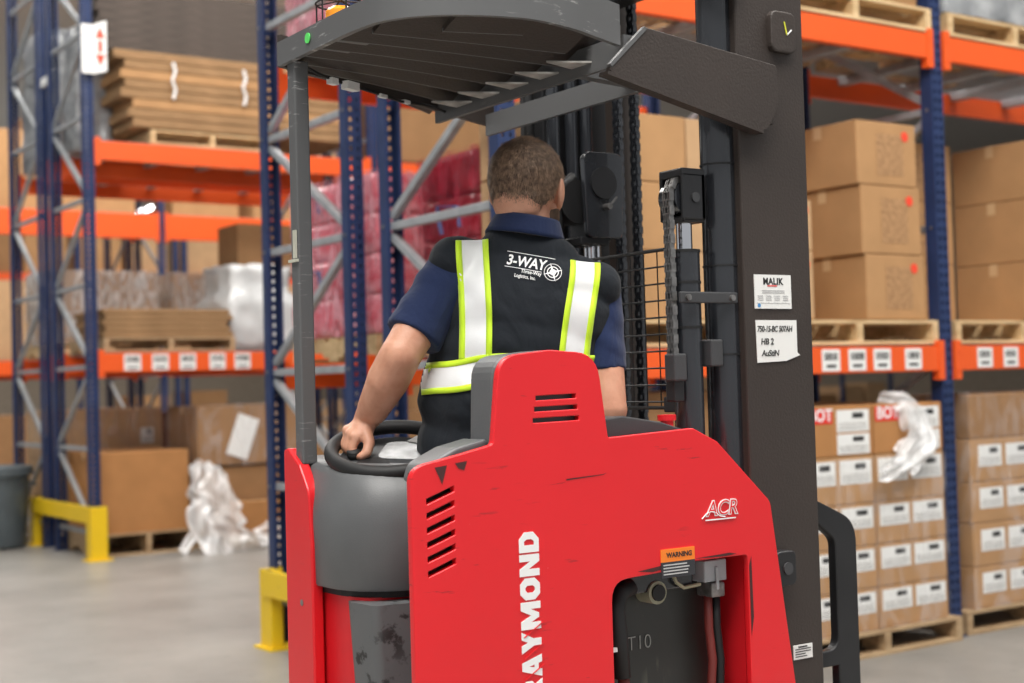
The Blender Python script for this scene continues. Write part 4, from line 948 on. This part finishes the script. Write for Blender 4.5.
chain([(.441,.15,1.42),(.441,.15,1.86),(.453,.15,1.885),(.475,.15,1.893)], 'lift_chain')
chain([(.525,.20,.95),(.525,.20,1.80)], 'lift_chain', BLKG)
MB().box(.435,.605,.112,.12,1.615,1.64).build('hose_clamp_strap', GREYD, TR, bevel=.003)
for x in (.455, .585): MB().cyl((x,.105,1.627),(x,.113,1.627), .007, n=10).build('clamp_bolt', STL, TR)
for x, z in ((.437,1.475),(.545,1.505)):
    MB().box(x-.022,x+.014,.115,.15,z-.03,z+.03).build('cylinder_clamp', GREYD, TR, bevel=.004)
MB().box(.425,.455,.13,.16,1.40,1.45).build('chain_anchor', BLK, TR, bevel=.004)
# wire mesh window
gx = .50; mb = MB(); zs_ = [1.745-.0385*i for i in range(10)]; ysg = [.215+.0485*i for i in range(10)]
for z in zs_: mb.cyl((gx,.21,z),(gx,.70,z), .0022, n=6)
for y in ysg: mb.cyl((gx,y,1.385),(gx,y,1.745), .0017, n=6)
mb.tube([(gx,.70,1.745),(gx,.235,1.745),(gx,.21,1.73),(gx,.205,1.42),(gx,.23,1.385),(gx,.70,1.385)], .0042, 8)
mb.build('mesh_guard', BLK, TR)
MB().box(.49,.515,.20,.245,1.375,1.41).build('mesh_guard_clip', BLK, TR, bevel=.003)
# far rail and its fittings
MB().prism([(.62,.86),(.84,.86),(.84,.88),(.64,.88),(.64,.97),(.62,.97)], 'z', .06, 4.6).build('far_mast_rail', BLK, TR, bevel=.004)
MB().box(.80,.86,.76,.82,.06,4.6).build('far_inner_rail', MAST, TR, bevel=.004)
for x in (.63,.69,.74): MB().cyl((x,.83,.9),(x,.83,4.4), .018, n=20).build('far_hydraulic_tube', BLKG, TR, smooth=True)
chain([(.78,.74,.9),(.78,.74,2.9)], 'far_lift_chain', BLKG, .028)
chain([(.83,.73,.9),(.83,.73,2.9)], 'far_lift_chain', BLKG, .028)
for x in (.60,.64): MB().tube([(x,.90,1.0),(x,.90,3.6)], .016, 10).build('mast_hose', RUB, TR, smooth='all')
MB().box(.62,.86,.90,1.0,2.75,2.85).build('far_mast_tie', BLK, TR)
for z in (2.45, .62): MB().box(.74,.80,.15,.9,z,z+.10).build('mast_cross_member', BLK, TR, bevel=.005)
mb = MB(); me = curve_plate([rounded([(-.052,-.11),(.052,-.11),(.058,.09),(.045,.10),(-.045,.10),(-.06,.09)], .015, 4)], .012, .003)
mb.mesh(me, FACE(.592,.575,1.92)); mb.build('far_sheave_plate', BLKG, TR)
MB().cyl((.587,.56,1.945),(.587,.57,1.945), .040, n=32).build('far_sheave_boss', BLK, TR, smooth=True)
MB().cyl((.592,.545,1.885),(.592,.57,1.885), .008, n=12).bar((.592,.55,1.885),(.618,.55,1.91), .004,.004).build('sheave_grease_pin', STL, TR)
MB().cyl((.535,.60,1.90),(.535,.66,1.90), .055, n=32).build('far_sheave', RUB, TR, smooth=True)
MB().box(.55,.62,.58,.66,1.80,1.87).box(.52,.61,.575,.66,1.79,1.81).build('far_sheave_bracket', BLK, TR, bevel=.004)
MB().cyl((.585,.615,1.70),(.585,.615,1.82), .022, n=24).build('far_cylinder_rod', CHR, TR, smooth=True)
MB().cyl((.585,.615,.9),(.585,.615,1.72), .033, n=24).build('far_lift_cylinder', BLKG, TR, smooth=True)
MB().tube([(.485,.62,1.0),(.485,.62,1.88),(.50,.62,1.94),(.535,.62,1.965)], .013, 10).tube([(.505,.64,1.0),(.505,.64,1.88),(.52,.64,1.92)], .011, 10).build('far_hose', RUB, TR, smooth='all')
# load carriage / backrest loop right of the mast
mb = MB(); me = curve_plate([rounded([(.0,.0),(.165,.0),(.165,.60),(.03,.66),(.0,.66)], [.01,.01,.07,.02,.01], 6), rounded([(.02,.30),(.10,.30),(.10,.565),(.02,.625)], [.01,.045,.04,.01], 6), [(.02,.03),(.10,.03),(.10,.27),(.02,.27)]], .018, .004)
mb.mesh(me, FACE(.83,.16,.495)); mb.build('load_backrest', BLK, TR, smooth=True)
MB().box(.80,1.02,.14,1.0,.30,.48).build('fork_carriage', BLK, TR, bevel=.008)
for v in (.28, .72): MB().prism([(.98,.10),(2.05,.10),(2.05,.115),(1.03,.145),(1.03,.50),(.98,.50)], 'y', v, v+.11).build('fork', BLKG, TR)
MB().box(.825,.875,.17,.24,.72,.79).box(.84,.86,.16,.17,.73,.77).build('red_bracket', REDD, TR, bevel=.004)
# scuff marks as rubbed black patches on the red panel (their own shapes)
SCF = plain('black_rub_mark', (.06,.015,.015), .7)
def mark(pts):
    mb = MB(); mb._add([(x, -.0009 if x > -.18 else -.0009+((-.18-x)/.12)**2*.018, z) for x, z in pts], [tuple(range(len(pts)))]); mb.build('rub_mark', SCF, PANEL, normals=False)
mark([(-.262,1.300),(-.238,1.303),(-.243,1.285),(-.248,1.268),(-.254,1.283)])
mark([(-.222,1.306),(-.196,1.309),(-.203,1.292),(-.214,1.296)]); mark([(.03,1.262),(.12,1.266),(.13,1.268),(.12,1.2645),(.03,1.259)]); mark([(-.02,1.252),(.03,1.256),(.02,1.2545)])
mark([(.20,1.066),(.30,1.076),(.33,1.072),(.30,1.068),(.24,1.0615)]); mark([(.35,1.078),(.45,1.082),(.47,1.078),(.44,1.0755)]); mark([(.505,1.05),(.512,1.07),(.514,.94),(.506,.90)])
# ------------------------------------------------------------------ DRIVER
YAWR = math.radians(-34.3)
CW = Vector((-6.36,-5.10,0)); RT = Vector((math.cos(YAWR), math.sin(YAWR), 0)); FW = Vector((-math.sin(YAWR), math.cos(YAWR), 0))
PO = CW + RT*.015 + FW*3.05
PER = empty('person', (PO.x, PO.y, .252), 'person in navy polo and black reflective vest standing in the truck, steering with one hand', 'person', rz=YAWR)
def L(X, Y, Z): return Vector((X-.015, Y-3.05, Z-.252))
def blob(name, mat, fn, voxel, smooth=8, cut=None, disp=0, dsc=9, link_parent=PER):
    mb = MB(); fn(mb); o = mb.build(name+'_tmp', mat)
    m = o.modifiers.new('r', 'REMESH'); m.mode = 'VOXEL'; m.voxel_size = voxel; m.use_smooth_shade = True
    m = o.modifiers.new('s', 'SMOOTH'); m.factor = .5; m.iterations = smooth
    me = eval_mesh(o); bpy.data.objects.remove(o)
    bm = bmesh.new(); bm.from_mesh(me)
    if disp:
        bm.normal_update()
        for v in bm.verts:
            p = v.co
            v.co = v.co + v.normal*disp(p)
    if cut: bmesh.ops.delete(bm, geom=[f for f in bm.faces if cut(f.calc_center_median())], context='FACES')
    bm.to_mesh(me); bm.free(); me.name = name
    me.materials.clear(); me.materials.append(mat)
    for p in me.polygons: p.use_smooth = True
    o = bpy.data.objects.new(name, me); COL.objects.link(o); o.parent = link_parent
    return o
HR = Matrix.Rotation(math.radians(-22), 3, 'Z') @ Matrix.Rotation(math.radians(3), 3, 'Y')   # head turned right
HC = L(.043, 3.085, 1.872)
def Hd(x, y, z): return HC + HR @ Vector((x, y, z))
def body(mb):
    # head: face looks to +y
    mb.ball(Hd(0,-.008,.018), (.074,.093,.082), 28, 18, HR)
    mb.ball(Hd(0,.03,-.035), (.058,.062,.075), 24, 14, HR)       # jaw / face
    mb.ball(Hd(0,.058,-.085), (.028,.026,.022), 16, 10, HR)      # chin
    mb.ball(Hd(0,-.06,-.03), (.055,.04,.06), 20, 12, HR)         # occiput base
    mb.cone(Hd(0,.088,.0), .008, Hd(0,.108,-.028), .012, 12)     # nose
    for sx in (-1, 1):
        mb.ball(Hd(.012*sx,.098,-.032), .008, 10, 8)
        mb.ball(Hd(.030*sx,.078,.002), (.015,.010,.010), 14, 10, HR)     # eyes
        mb.ball(Hd(.030*sx,.082,.018), (.018,.008,.006), 14, 8, HR)      # brows
        mb.ball(Hd(.038*sx,.05,-.03), (.022,.025,.024), 14, 8, HR)       # cheeks
        # ears
        E = HR @ Matrix.Rotation(.25*sx, 3, 'Z')
        mb.ball(Hd(.077*sx,.0,-.008), (.009,.020,.031), 16, 12, E)
        mb.ball(Hd(.072*sx,.006,-.032), (.008,.011,.014), 12, 8, E)
    mb.ball(Hd(0,.092,-.055), (.022,.008,.006), 14, 8, HR); mb.ball(Hd(0,.090,-.064), (.019,.008,.006), 14, 8, HR)
    mb.cone(L(.036,3.055,1.72), .062, Hd(0,-.02,-.05), .055, 24)
    # torso, legs inside the clothes
    mb.ball(L(.022,3.06,1.58), (.155,.10,.15)); mb.ball(L(-.005,3.05,1.40), (.16,.11,.17)); mb.ball(L(-.012,3.05,1.20), (.155,.11,.13))
    for sx in (-1, 1):
        mb.cone(L(-.012+.085*sx,3.05,1.15), .075, L(-.012+.10*sx,3.07,.75), .052); mb.cone(L(-.012+.10*sx,3.07,.75), .052, L(-.012+.11*sx,3.04,.36), .035)
    # left arm
    mb.cone(L(-.125,3.05,1.70), .05, L(-.232,2.955,1.515), .043); mb.cone(L(-.232,2.955,1.515), .044, L(-.262,2.985,1.465), .045); mb.cone(L(-.262,2.985,1.465), .045, L(-.30,3.04,1.405), .035); mb.cone(L(-.30,3.04,1.405), .034, L(-.322,3.073,1.376), .0265)
    # palm
    W = L(-.320,3.066,1.380)
    base = [(-.336,3.022,1.343),(-.347,3.038,1.350),(-.354,3.058,1.355),(-.358,3.080,1.356)]    # little .. index
    for i, b in enumerate(base):
        b = Vector(b); s = (.84,.95,1.0,.95)[i]; r = (.0090,.0100,.0104,.0102)[i]
        mb.cone(W+Vector((-.002,(-.010,-.004,.003,.010)[i],-.004)), .021, L(*b), r*1.3, 16)
        p1 = b+Vector((-.012,-.005+.002*i,-.028))*s; p2 = p1+Vector((.013,-.003,-.017))*s; p3 = p2+Vector((.019,.001,-.002))*s
        mb.cone(L(*b), r*1.15, L(*p1), r, 14); mb.cone(L(*p1), r, L(*p2), r*.93, 14); mb.cone(L(*p2), r*.93, L(*p3), r*.84, 14)
        mb.ball(L(*b)+Vector((-.003,0,.003)), r*1.22)
    mb.cone(W+Vector((.006,-.012,-.006)), .019, L(-.318,3.030,1.350), .016)
    # thumb from the side of the palm
    mb.cone(L(-.316,3.030,1.352), .015, L(-.308,3.016,1.332), .0125); mb.cone(L(-.308,3.016,1.332), .0118, L(-.313,3.006,1.312), .0108); mb.cone(L(-.313,3.006,1.312), .0104, L(-.325,3.003,1.305), .0085)
    # right arm reaching to the control handle
    mb.cone(L(.185,3.055,1.64), .048, L(.198,3.01,1.39), .041); mb.cone(L(.198,3.01,1.39), .042, L(.215,3.22,1.335), .028)
    mb.cone(L(.215,3.22,1.335), .026, L(.218,3.27,1.33), .022); mb.cone(L(.20,3.29,1.33), .018, L(.235,3.29,1.33), .018)
    for i in range(4):
        x = .195+.015*i; mb.cone(L(x,3.295,1.335), .009, L(x,3.325,1.325), .0085); mb.cone(L(x,3.325,1.325), .0085, L(x,3.325,1.30), .008); mb.cone(L(x,3.325,1.30), .008, L(x,3.305,1.292), .007)
    mb.cone(L(.20,3.255,1.325), .012, L(.180,3.285,1.31), .009); mb.cone(L(.180,3.285,1.31), .009, L(.188,3.305,1.30), .008)
B = blob('body', SKIN, body, .0034, 4)
def torso(mb, g=0):
    mb.ball(L(.022,3.06,1.600), (.176+g,.122+g,.150+g), 32, 20)
    mb.ball(L(.012,3.05,1.52), (.178+g,.122+g,.13+g), 32, 20)
    mb.cone(L(-.105,3.045,1.712), .046+g, L(.160,3.055,1.662), .048+g, 24)
    mb.ball(L(.036,3.05,1.715), (.105+g,.068+g,.062+g), 28, 16, Matrix.Rotation(.14, 3, 'Y'))
    mb.ball(L(-.006,3.055,1.42), (.188+g,.130+g,.18+g), 32, 20)
    mb.ball(L(-.012,3.065,1.30), (.196+g,.135+g,.17+g), 32, 20)
def shirt(mb):
    torso(mb, -.004)
    mb.ball(L(-.122,3.05,1.685), .060); mb.cyl(L(-.115,3.045,1.705), L(-.207,2.985,1.553), .060, .062, 28); mb.ball(L(-.15,3.02,1.655), .060)
    mb.ball(L(.180,3.06,1.635), .058); mb.cyl(L(.178,3.06,1.655), L(.192,3.03,1.468), .058, .052, 28)
def wr(amp, sc):
    def f(p): return noise.noise(Vector((p.x*sc*1.5, p.y*sc, p.z*sc*.7)))*amp + max(0, noise.noise(Vector((p.x*sc*2+p.z*sc*2, 3, p.z*sc*1.2-p.x*sc))))*amp*.8
    return f
SH = blob('polo_shirt', NAVY, shirt, .005, 6, cut=lambda c: c.z < .95 or (c-L(.038,3.052,1.80)).length < .045, disp=wr(.006, 9))
def pants(mb):
    mb.ball(L(-.012,3.06,1.20), (.185,.135,.15))
    for sx in (-1, 1):
        mb.cone(L(-.012+.09*sx,3.05,1.14), .098, L(-.012+.105*sx,3.07,.75), .075); mb.cyl(L(-.012+.105*sx,3.07,.76), L(-.012+.115*sx,3.05,.30), .075, .068)
blob('trousers', TROU, pants, .007, 6, disp=wr(.008, 8))
for sx in (-1, 1):
    x = -.012+.118*sx
    mb = MB(); mb.ball(L(x,3.05,.30), (.045,.055,.05)); mb.ball(L(x,3.10,.292), (.047,.12,.038)); mb.ball(L(x,3.18,.288), (.045,.06,.034))
    me = mb.build('work_shoe', RUB, PER, smooth='all')
def vest(mb):
    torso(mb, .008)
    mb.ball(L(-.126,3.035,1.705), (.052,.066,.060)); mb.ball(L(.186,3.045,1.650), (.050,.066,.060)); mb.ball(L(.028,3.035,1.59), (.190,.105,.125), 32, 20); mb.ball(L(.030,3.03,1.65), (.175,.09,.07), 28, 18)
VS = blob('safety_vest', VEST, vest, .005, 8,
          cut=lambda c: c.z < .88 or (c-L(.040,3.075,1.80)).length < .082, disp=wr(.008, 9))
m = VS.modifiers.new('s', 'SOLIDIFY'); m.thickness = .003; m.offset = -1
bvh = BVHTree.FromObject(VS, bpy.context.evaluated_depsgraph_get()) if False else None
bmv = bmesh.new(); bmv.from_mesh(VS.data); bvh = BVHTree.FromBMesh(bmv)
def back(X, Z, off):     # point on the back of the vest at image X, height Z
    p = L(X, 2.5, Z); h = bvh.ray_cast(p, Vector((0,1,0)))
    if h[0] is None:
        n = bvh.find_nearest(L(X, 2.98, Z)); return n[0]+n[1]*off
    return h[0] + Vector((0,-off,0))
def ribbon(path, w0, w1, off, name, mat, n=40, k=5, parent=VS, th=.0012):
    """path: list of (X,Z); band between w0 and w1 to the right of the path direction"""
    P = smooth_path(path, 10); N_ = len(P); vs = []
    for i, p in enumerate(P):
        t = (P[min(i+1,N_-1)]-P[max(i-1,0)]).normalized(); nn = Vector((-t.y, t.x))
        for j in range(k+1):
            q = p + nn*(w0+(w1-w0)*j/k); vs.append(back(q.x, q.y, off))
    mb = MB(); mb._add(vs, [(i*(k+1)+j, i*(k+1)+j+1, (i+1)*(k+1)+j+1, (i+1)*(k+1)+j) for i in range(N_-1) for j in range(k)])
    o = mb.build(name, mat, parent, smooth='all'); m = o.modifiers.new('s', 'SOLIDIFY'); m.thickness = th; m.offset = 0
    return o
def band(path, hw, parent=VS):
    t = ribbon(path, -hw, hw, .0022, 'reflective_band', REFL)
    ribbon(path, -hw, -hw+.0125, .0036, 'lime_trim', LIME, parent=t, k=2)
    ribbon(path, hw-.0125, hw, .0036, 'lime_trim', LIME, parent=t, k=2)
band([(-.079,1.757),(-.078,1.72),(-.074,1.60),(-.077,1.50)], .0345)
band([(.160,1.704),(.155,1.66),(.140,1.58),(.128,1.50),(.126,1.45)], .0325)
band([(-.197,1.464),(-.17,1.466),(-.12,1.468),(-.05,1.478),(.02,1.478),(.10,1.475),(.18,1.47)], .0335)
# collar
mb = MB(); rings = []; vs = []; n = 40; R = Matrix.Rotation(.17, 3, 'Y'); cc = L(.036,3.056,1.775)
prof = [(.084,.0),(.080,.010),(.070,.036),(.0665,.042),(.063,.040),(.064,.0)]
for rr, z in prof:
    for i in range(n):
        t = 2*PI*i/n; q = Vector((rr*1.04*math.cos(t), rr*math.sin(t)*1.0, z-.010-.012*math.sin(t)*(-1)*.0)); 
        if math.sin(t) > 0: q.z -= .035*math.sin(t)
        vs.append(cc + R @ q)
mb._add(vs, [(j*n+i, j*n+(i+1) % n, ((j+1) % len(prof))*n+(i+1) % n, ((j+1) % len(prof))*n+i) for j in range(len(prof)) for i in range(n)])
mb.build('shirt_collar', NAVY, SH, smooth='all')
# logo on the back
def on_back(me, X, Z, rot, name, parent=None, mat=WLINE, off=.0022):
    c, s = math.cos(rot), math.sin(rot); mb = MB()
    bm = bmesh.new(); bm.from_mesh(me)
    for v in bm.verts:
        x, z = v.co.x*c-v.co.y*s, v.co.x*s+v.co.y*c
        v.co = back(X+x, Z+z, off)
    m2 = bpy.data.meshes.new('x'); bm.to_mesh(m2); bm.free()
    return MB().mesh(m2).build(name, mat, parent or VS, normals=False)
rot = -.20
on_back(text_mesh('3-WAY', .031, .0008, 0, .12, 1.0, 'LEFT', .84), -.008, 1.700, rot, 'logo_lettering')
on_back(text_mesh('Three-Way', .0115, .0002, 0, .0, 1.0, 'LEFT', .8), .022, 1.680, rot, 'logo_small_lettering')
on_back(text_mesh('Logistics, Inc.', .0105, .0002, 0, .0, 1, 'LEFT', .8), .008, 1.6715, rot, 'logo_small_lettering')
def flat_poly(polys):
    bm = bmesh.new()
    for P in polys:
        bm.faces.new([bm.verts.new((x, y, 0)) for x, y in P])
    me = bpy.data.meshes.new('f'); bm.to_mesh(me); bm.free(); return me
def ringp(r0, r1, n=36):
    return [[(r0*math.cos(a), r0*math.sin(a)), (r1*math.cos(a), r1*math.sin(a)), (r1*math.cos(b), r1*math.sin(b)), (r0*math.cos(b), r0*math.sin(b))] for a, b in ((2*PI*i/n, 2*PI*(i+1)/n) for i in range(n))]
lp = ringp(.0175,.0187)+ringp(.0105,.0125)+ringp(.005,.0068)
for i in range(4):
    a = i*PI/2+.4; lp.append([(.003*math.cos(a+1.3), .003*math.sin(a+1.3)), (.0215*math.cos(a), .0215*math.sin(a)), (.003*math.cos(a-1.3), .003*math.sin(a-1.3))])
on_back(flat_poly(lp), .089, 1.679, rot, 'logo_compass')
on_back(flat_poly([[(a, z), (a+.0061, z), (a+.0061, z+.0013), (a, z+.0013)] for z, n in ((.0275, 17), (-.006, 13)) for a in [-.002+.006*i for i in range(n)]]), -.008, 1.700, rot, 'logo_rule')
bmv.free()
# hair
def haircap(mb):
    mb.ball(Hd(0,-.012,.022), (.078,.097,.086), 32, 20, HR); mb.ball(Hd(0,-.055,-.02), (.060,.044,.055), 24, 14, HR)
def hcut(c):
    q = HR.transposed() @ (c-HC)
    if q.y > .045+.25*max(0, q.z-.02) and q.z < .085: return True
    lim = -.068 if q.y < -.02 else (-.058+(q.y+.02)*1.5)
    if abs(q.x) > .05 and q.y > -.028: lim = max(lim, .004 if q.y > -.02 else -.02)
    return q.z < lim
HAIRO = blob('hair', HAIR, haircap, .004, 4, cut=hcut, disp=lambda p: noise.noise(p*60)*.0015)
HC_ = [paint('hair_strands', (.40,.26,.17), .5, var=.3, scale=90, col2=(.10,.06,.04))]
bm = bmesh.new(); bm.from_mesh(HAIRO.data); bm.faces.ensure_lookup_table(); bm.normal_update(); F = [f for f in bm.faces]
mb = MB(); crown = Hd(.01,-.055,.085)
for f in random.choices(F, weights=[f.calc_area() for f in F], k=15000):
    c = f.calc_center_median(); nn = f.normal
    c = c + Vector((random.uniform(-1,1), random.uniform(-1,1), random.uniform(-1,1)))*.002
    q = HR.transposed() @ (c-HC)
    away = (c-crown); away -= nn*away.dot(nn)
    if away.length > 1e-4: away.normalize()
    d = (away*.8 + Vector((0,0,-.35)) + nn*.25 + Vector((random.gauss(0,.22), random.gauss(0,.22), random.gauss(0,.22)))); d -= nn*(d.dot(nn)-.22); d.normalize()
    Ls = random.uniform(.010, .018) if q.z > -.02 else random.uniform(.003, .007)
    s = d.cross(nn).normalized()*random.uniform(.0003, .0006)
    p1 = c+d*Ls*.6+nn*.001; p2 = c+d*Ls-nn*.001
    mb._add([c-s, c+s, p1+s*.8, p1-s*.8, p2], [(0,1,2,3),(3,2,4)])
bm.free()
mb.build('hair_strands', HC_[0], HAIRO, normals=False)
# beard along the right jaw
def beard(mb):
    mb.ball(Hd(0,.034,-.055), (.060,.062,.058), 24, 14, HR); mb.ball(Hd(0,.06,-.088), (.031,.028,.024), 16, 10, HR)
blob('beard', HAIR, beard, .004, 3, cut=lambda c: (lambda q: q.z > -.03-(.02 if q.y > .05 and abs(q.x) < .035 else 0) or (abs(q.x) < .028 and q.y > .05 and q.z > -.068))(HR.transposed() @ (c-HC)), disp=lambda p: noise.noise(p*90)*.001)
# control handle for the right hand
def wpos(X, Y, Z): 
    p = CW+RT*X+FW*Y; return (p.x-TX, p.y-TY, Z)
MB().cyl(wpos(.19,3.29,1.33), wpos(.245,3.29,1.33), .012).cyl(wpos(.218,3.30,1.33), wpos(.218,3.34,1.22), .012).build('control_handle', RUB, TR)
MB().box(.22,.48,.42,.60,.25,1.22).build('control_console', GREYD, TR, bevel=.02)
# ------------------------------------------------------------------ lamps
LAMP = plain('lamp_diffuser', (1,1,1), .5, 0, 14)
def lamp(x, y, label, rz=0, L_=1.2, z=8.2, emit=True):
    r = empty('ceiling_light', (x, y, z), label, 'ceiling light', 'high-bay strip lights', rz)
    MB().box(-.16,.16,-L_/2,L_/2,.02,.09).build('housing', WHITE, r)
    MB().box(-.14,.14,-L_/2+.03,L_/2-.03,0,.02).build('diffuser', LAMP, r)
    MB().cyl((0,-.4,.09),(0,-.4,1.8), .006, n=6).cyl((0,.4,.09),(0,.4,1.8), .006, n=6).build('hanger', STL, r)
    return r
words = 'one two three four five six seven eight nine ten eleven twelve'.split()
k = 0
for x in (-9, -5, -1, 3, 7):
    for y in (-6, -2.5):
        lamp(x, y, 'strip light above the aisle in front of the racks, column %s, row %s' % (words[k//2], words[k % 2])); k += 1
for i, x in enumerate((-8, -4, 0, 4)): lamp(x, 5, 'strip light above the second aisle, number %s along' % words[i])
for i, x in enumerate((-6, -2, 2, 6)): lamp(x, 12.4, 'strip light above the third aisle, number %s along' % words[i])
for i, (x, y) in enumerate(((2,20),(8,20),(0,28),(10,28),(8.5,34),(20,34),(12,45))): lamp(x, y, 'far strip light deep in the warehouse, number %s away' % words[i], L_=2.4)
def area(loc, sx, sy, e, col=(1,.97,.92), rot=(0,0,0)):
    l = bpy.data.lights.new('area_light', 'AREA'); l.shape = 'RECTANGLE'; l.size = sx; l.size_y = sy; l.energy = e; l.color = col
    o = bpy.data.objects.new('area_light', l); COL.objects.link(o); o.location = loc; o.rotation_euler = rot; return o
area((-7,-5,8.0), 7, 4, 1150); area((0,-4,8.0), 6, 3, 520); area((-3,5,8.0), 10, 2.5, 800); area((0,12.4,8.0), 12, 2.5, 900); area((6,22,8.5), 14, 8, 1100); area((8,42,8.8), 30, 20, 3500)  # last area light added only to brighten the dark far end
w = bpy.data.worlds.new('w'); S.world = w; w.use_nodes = True; w.node_tree.nodes['Background'].inputs[0].default_value = (.93,.96,1,1); w.node_tree.nodes['Background'].inputs[1].default_value = .52
# ------------------------------------------------------------------ camera
cam = bpy.data.cameras.new('camera'); co = bpy.data.objects.new('camera', cam); COL.objects.link(co); S.camera = co
cam.sensor_width = 36; cam.lens = 1422/1024*36
ya, pi_, ro = math.radians(34.3), math.radians(1.69), math.radians(1.6)
fw0 = Vector((math.sin(ya), math.cos(ya), 0)); rt0 = Vector((math.cos(ya), -math.sin(ya), 0))
fw = fw0*math.cos(pi_)+Vector((0,0,1))*math.sin(pi_); up0 = rt0.cross(fw).normalized()
rt = rt0*math.cos(ro)-up0*math.sin(ro); up = rt0*math.sin(ro)+up0*math.cos(ro)
co.matrix_world = Matrix(((rt.x,up.x,-fw.x,-6.36),(rt.y,up.y,-fw.y,-5.10),(rt.z,up.z,-fw.z,1.45),(0,0,0,1)))
cam.dof.use_dof = True; cam.dof.focus_distance = 2.95; cam.dof.aperture_fstop = 3.2
cam.clip_start = .05; cam.clip_end = 200
vs_ = S.view_settings; vs_.view_transform = 'Standard'; vs_.look = 'None'; vs_.gamma = 1; vs_.use_curve_mapping = False; vs_.exposure = 0.0
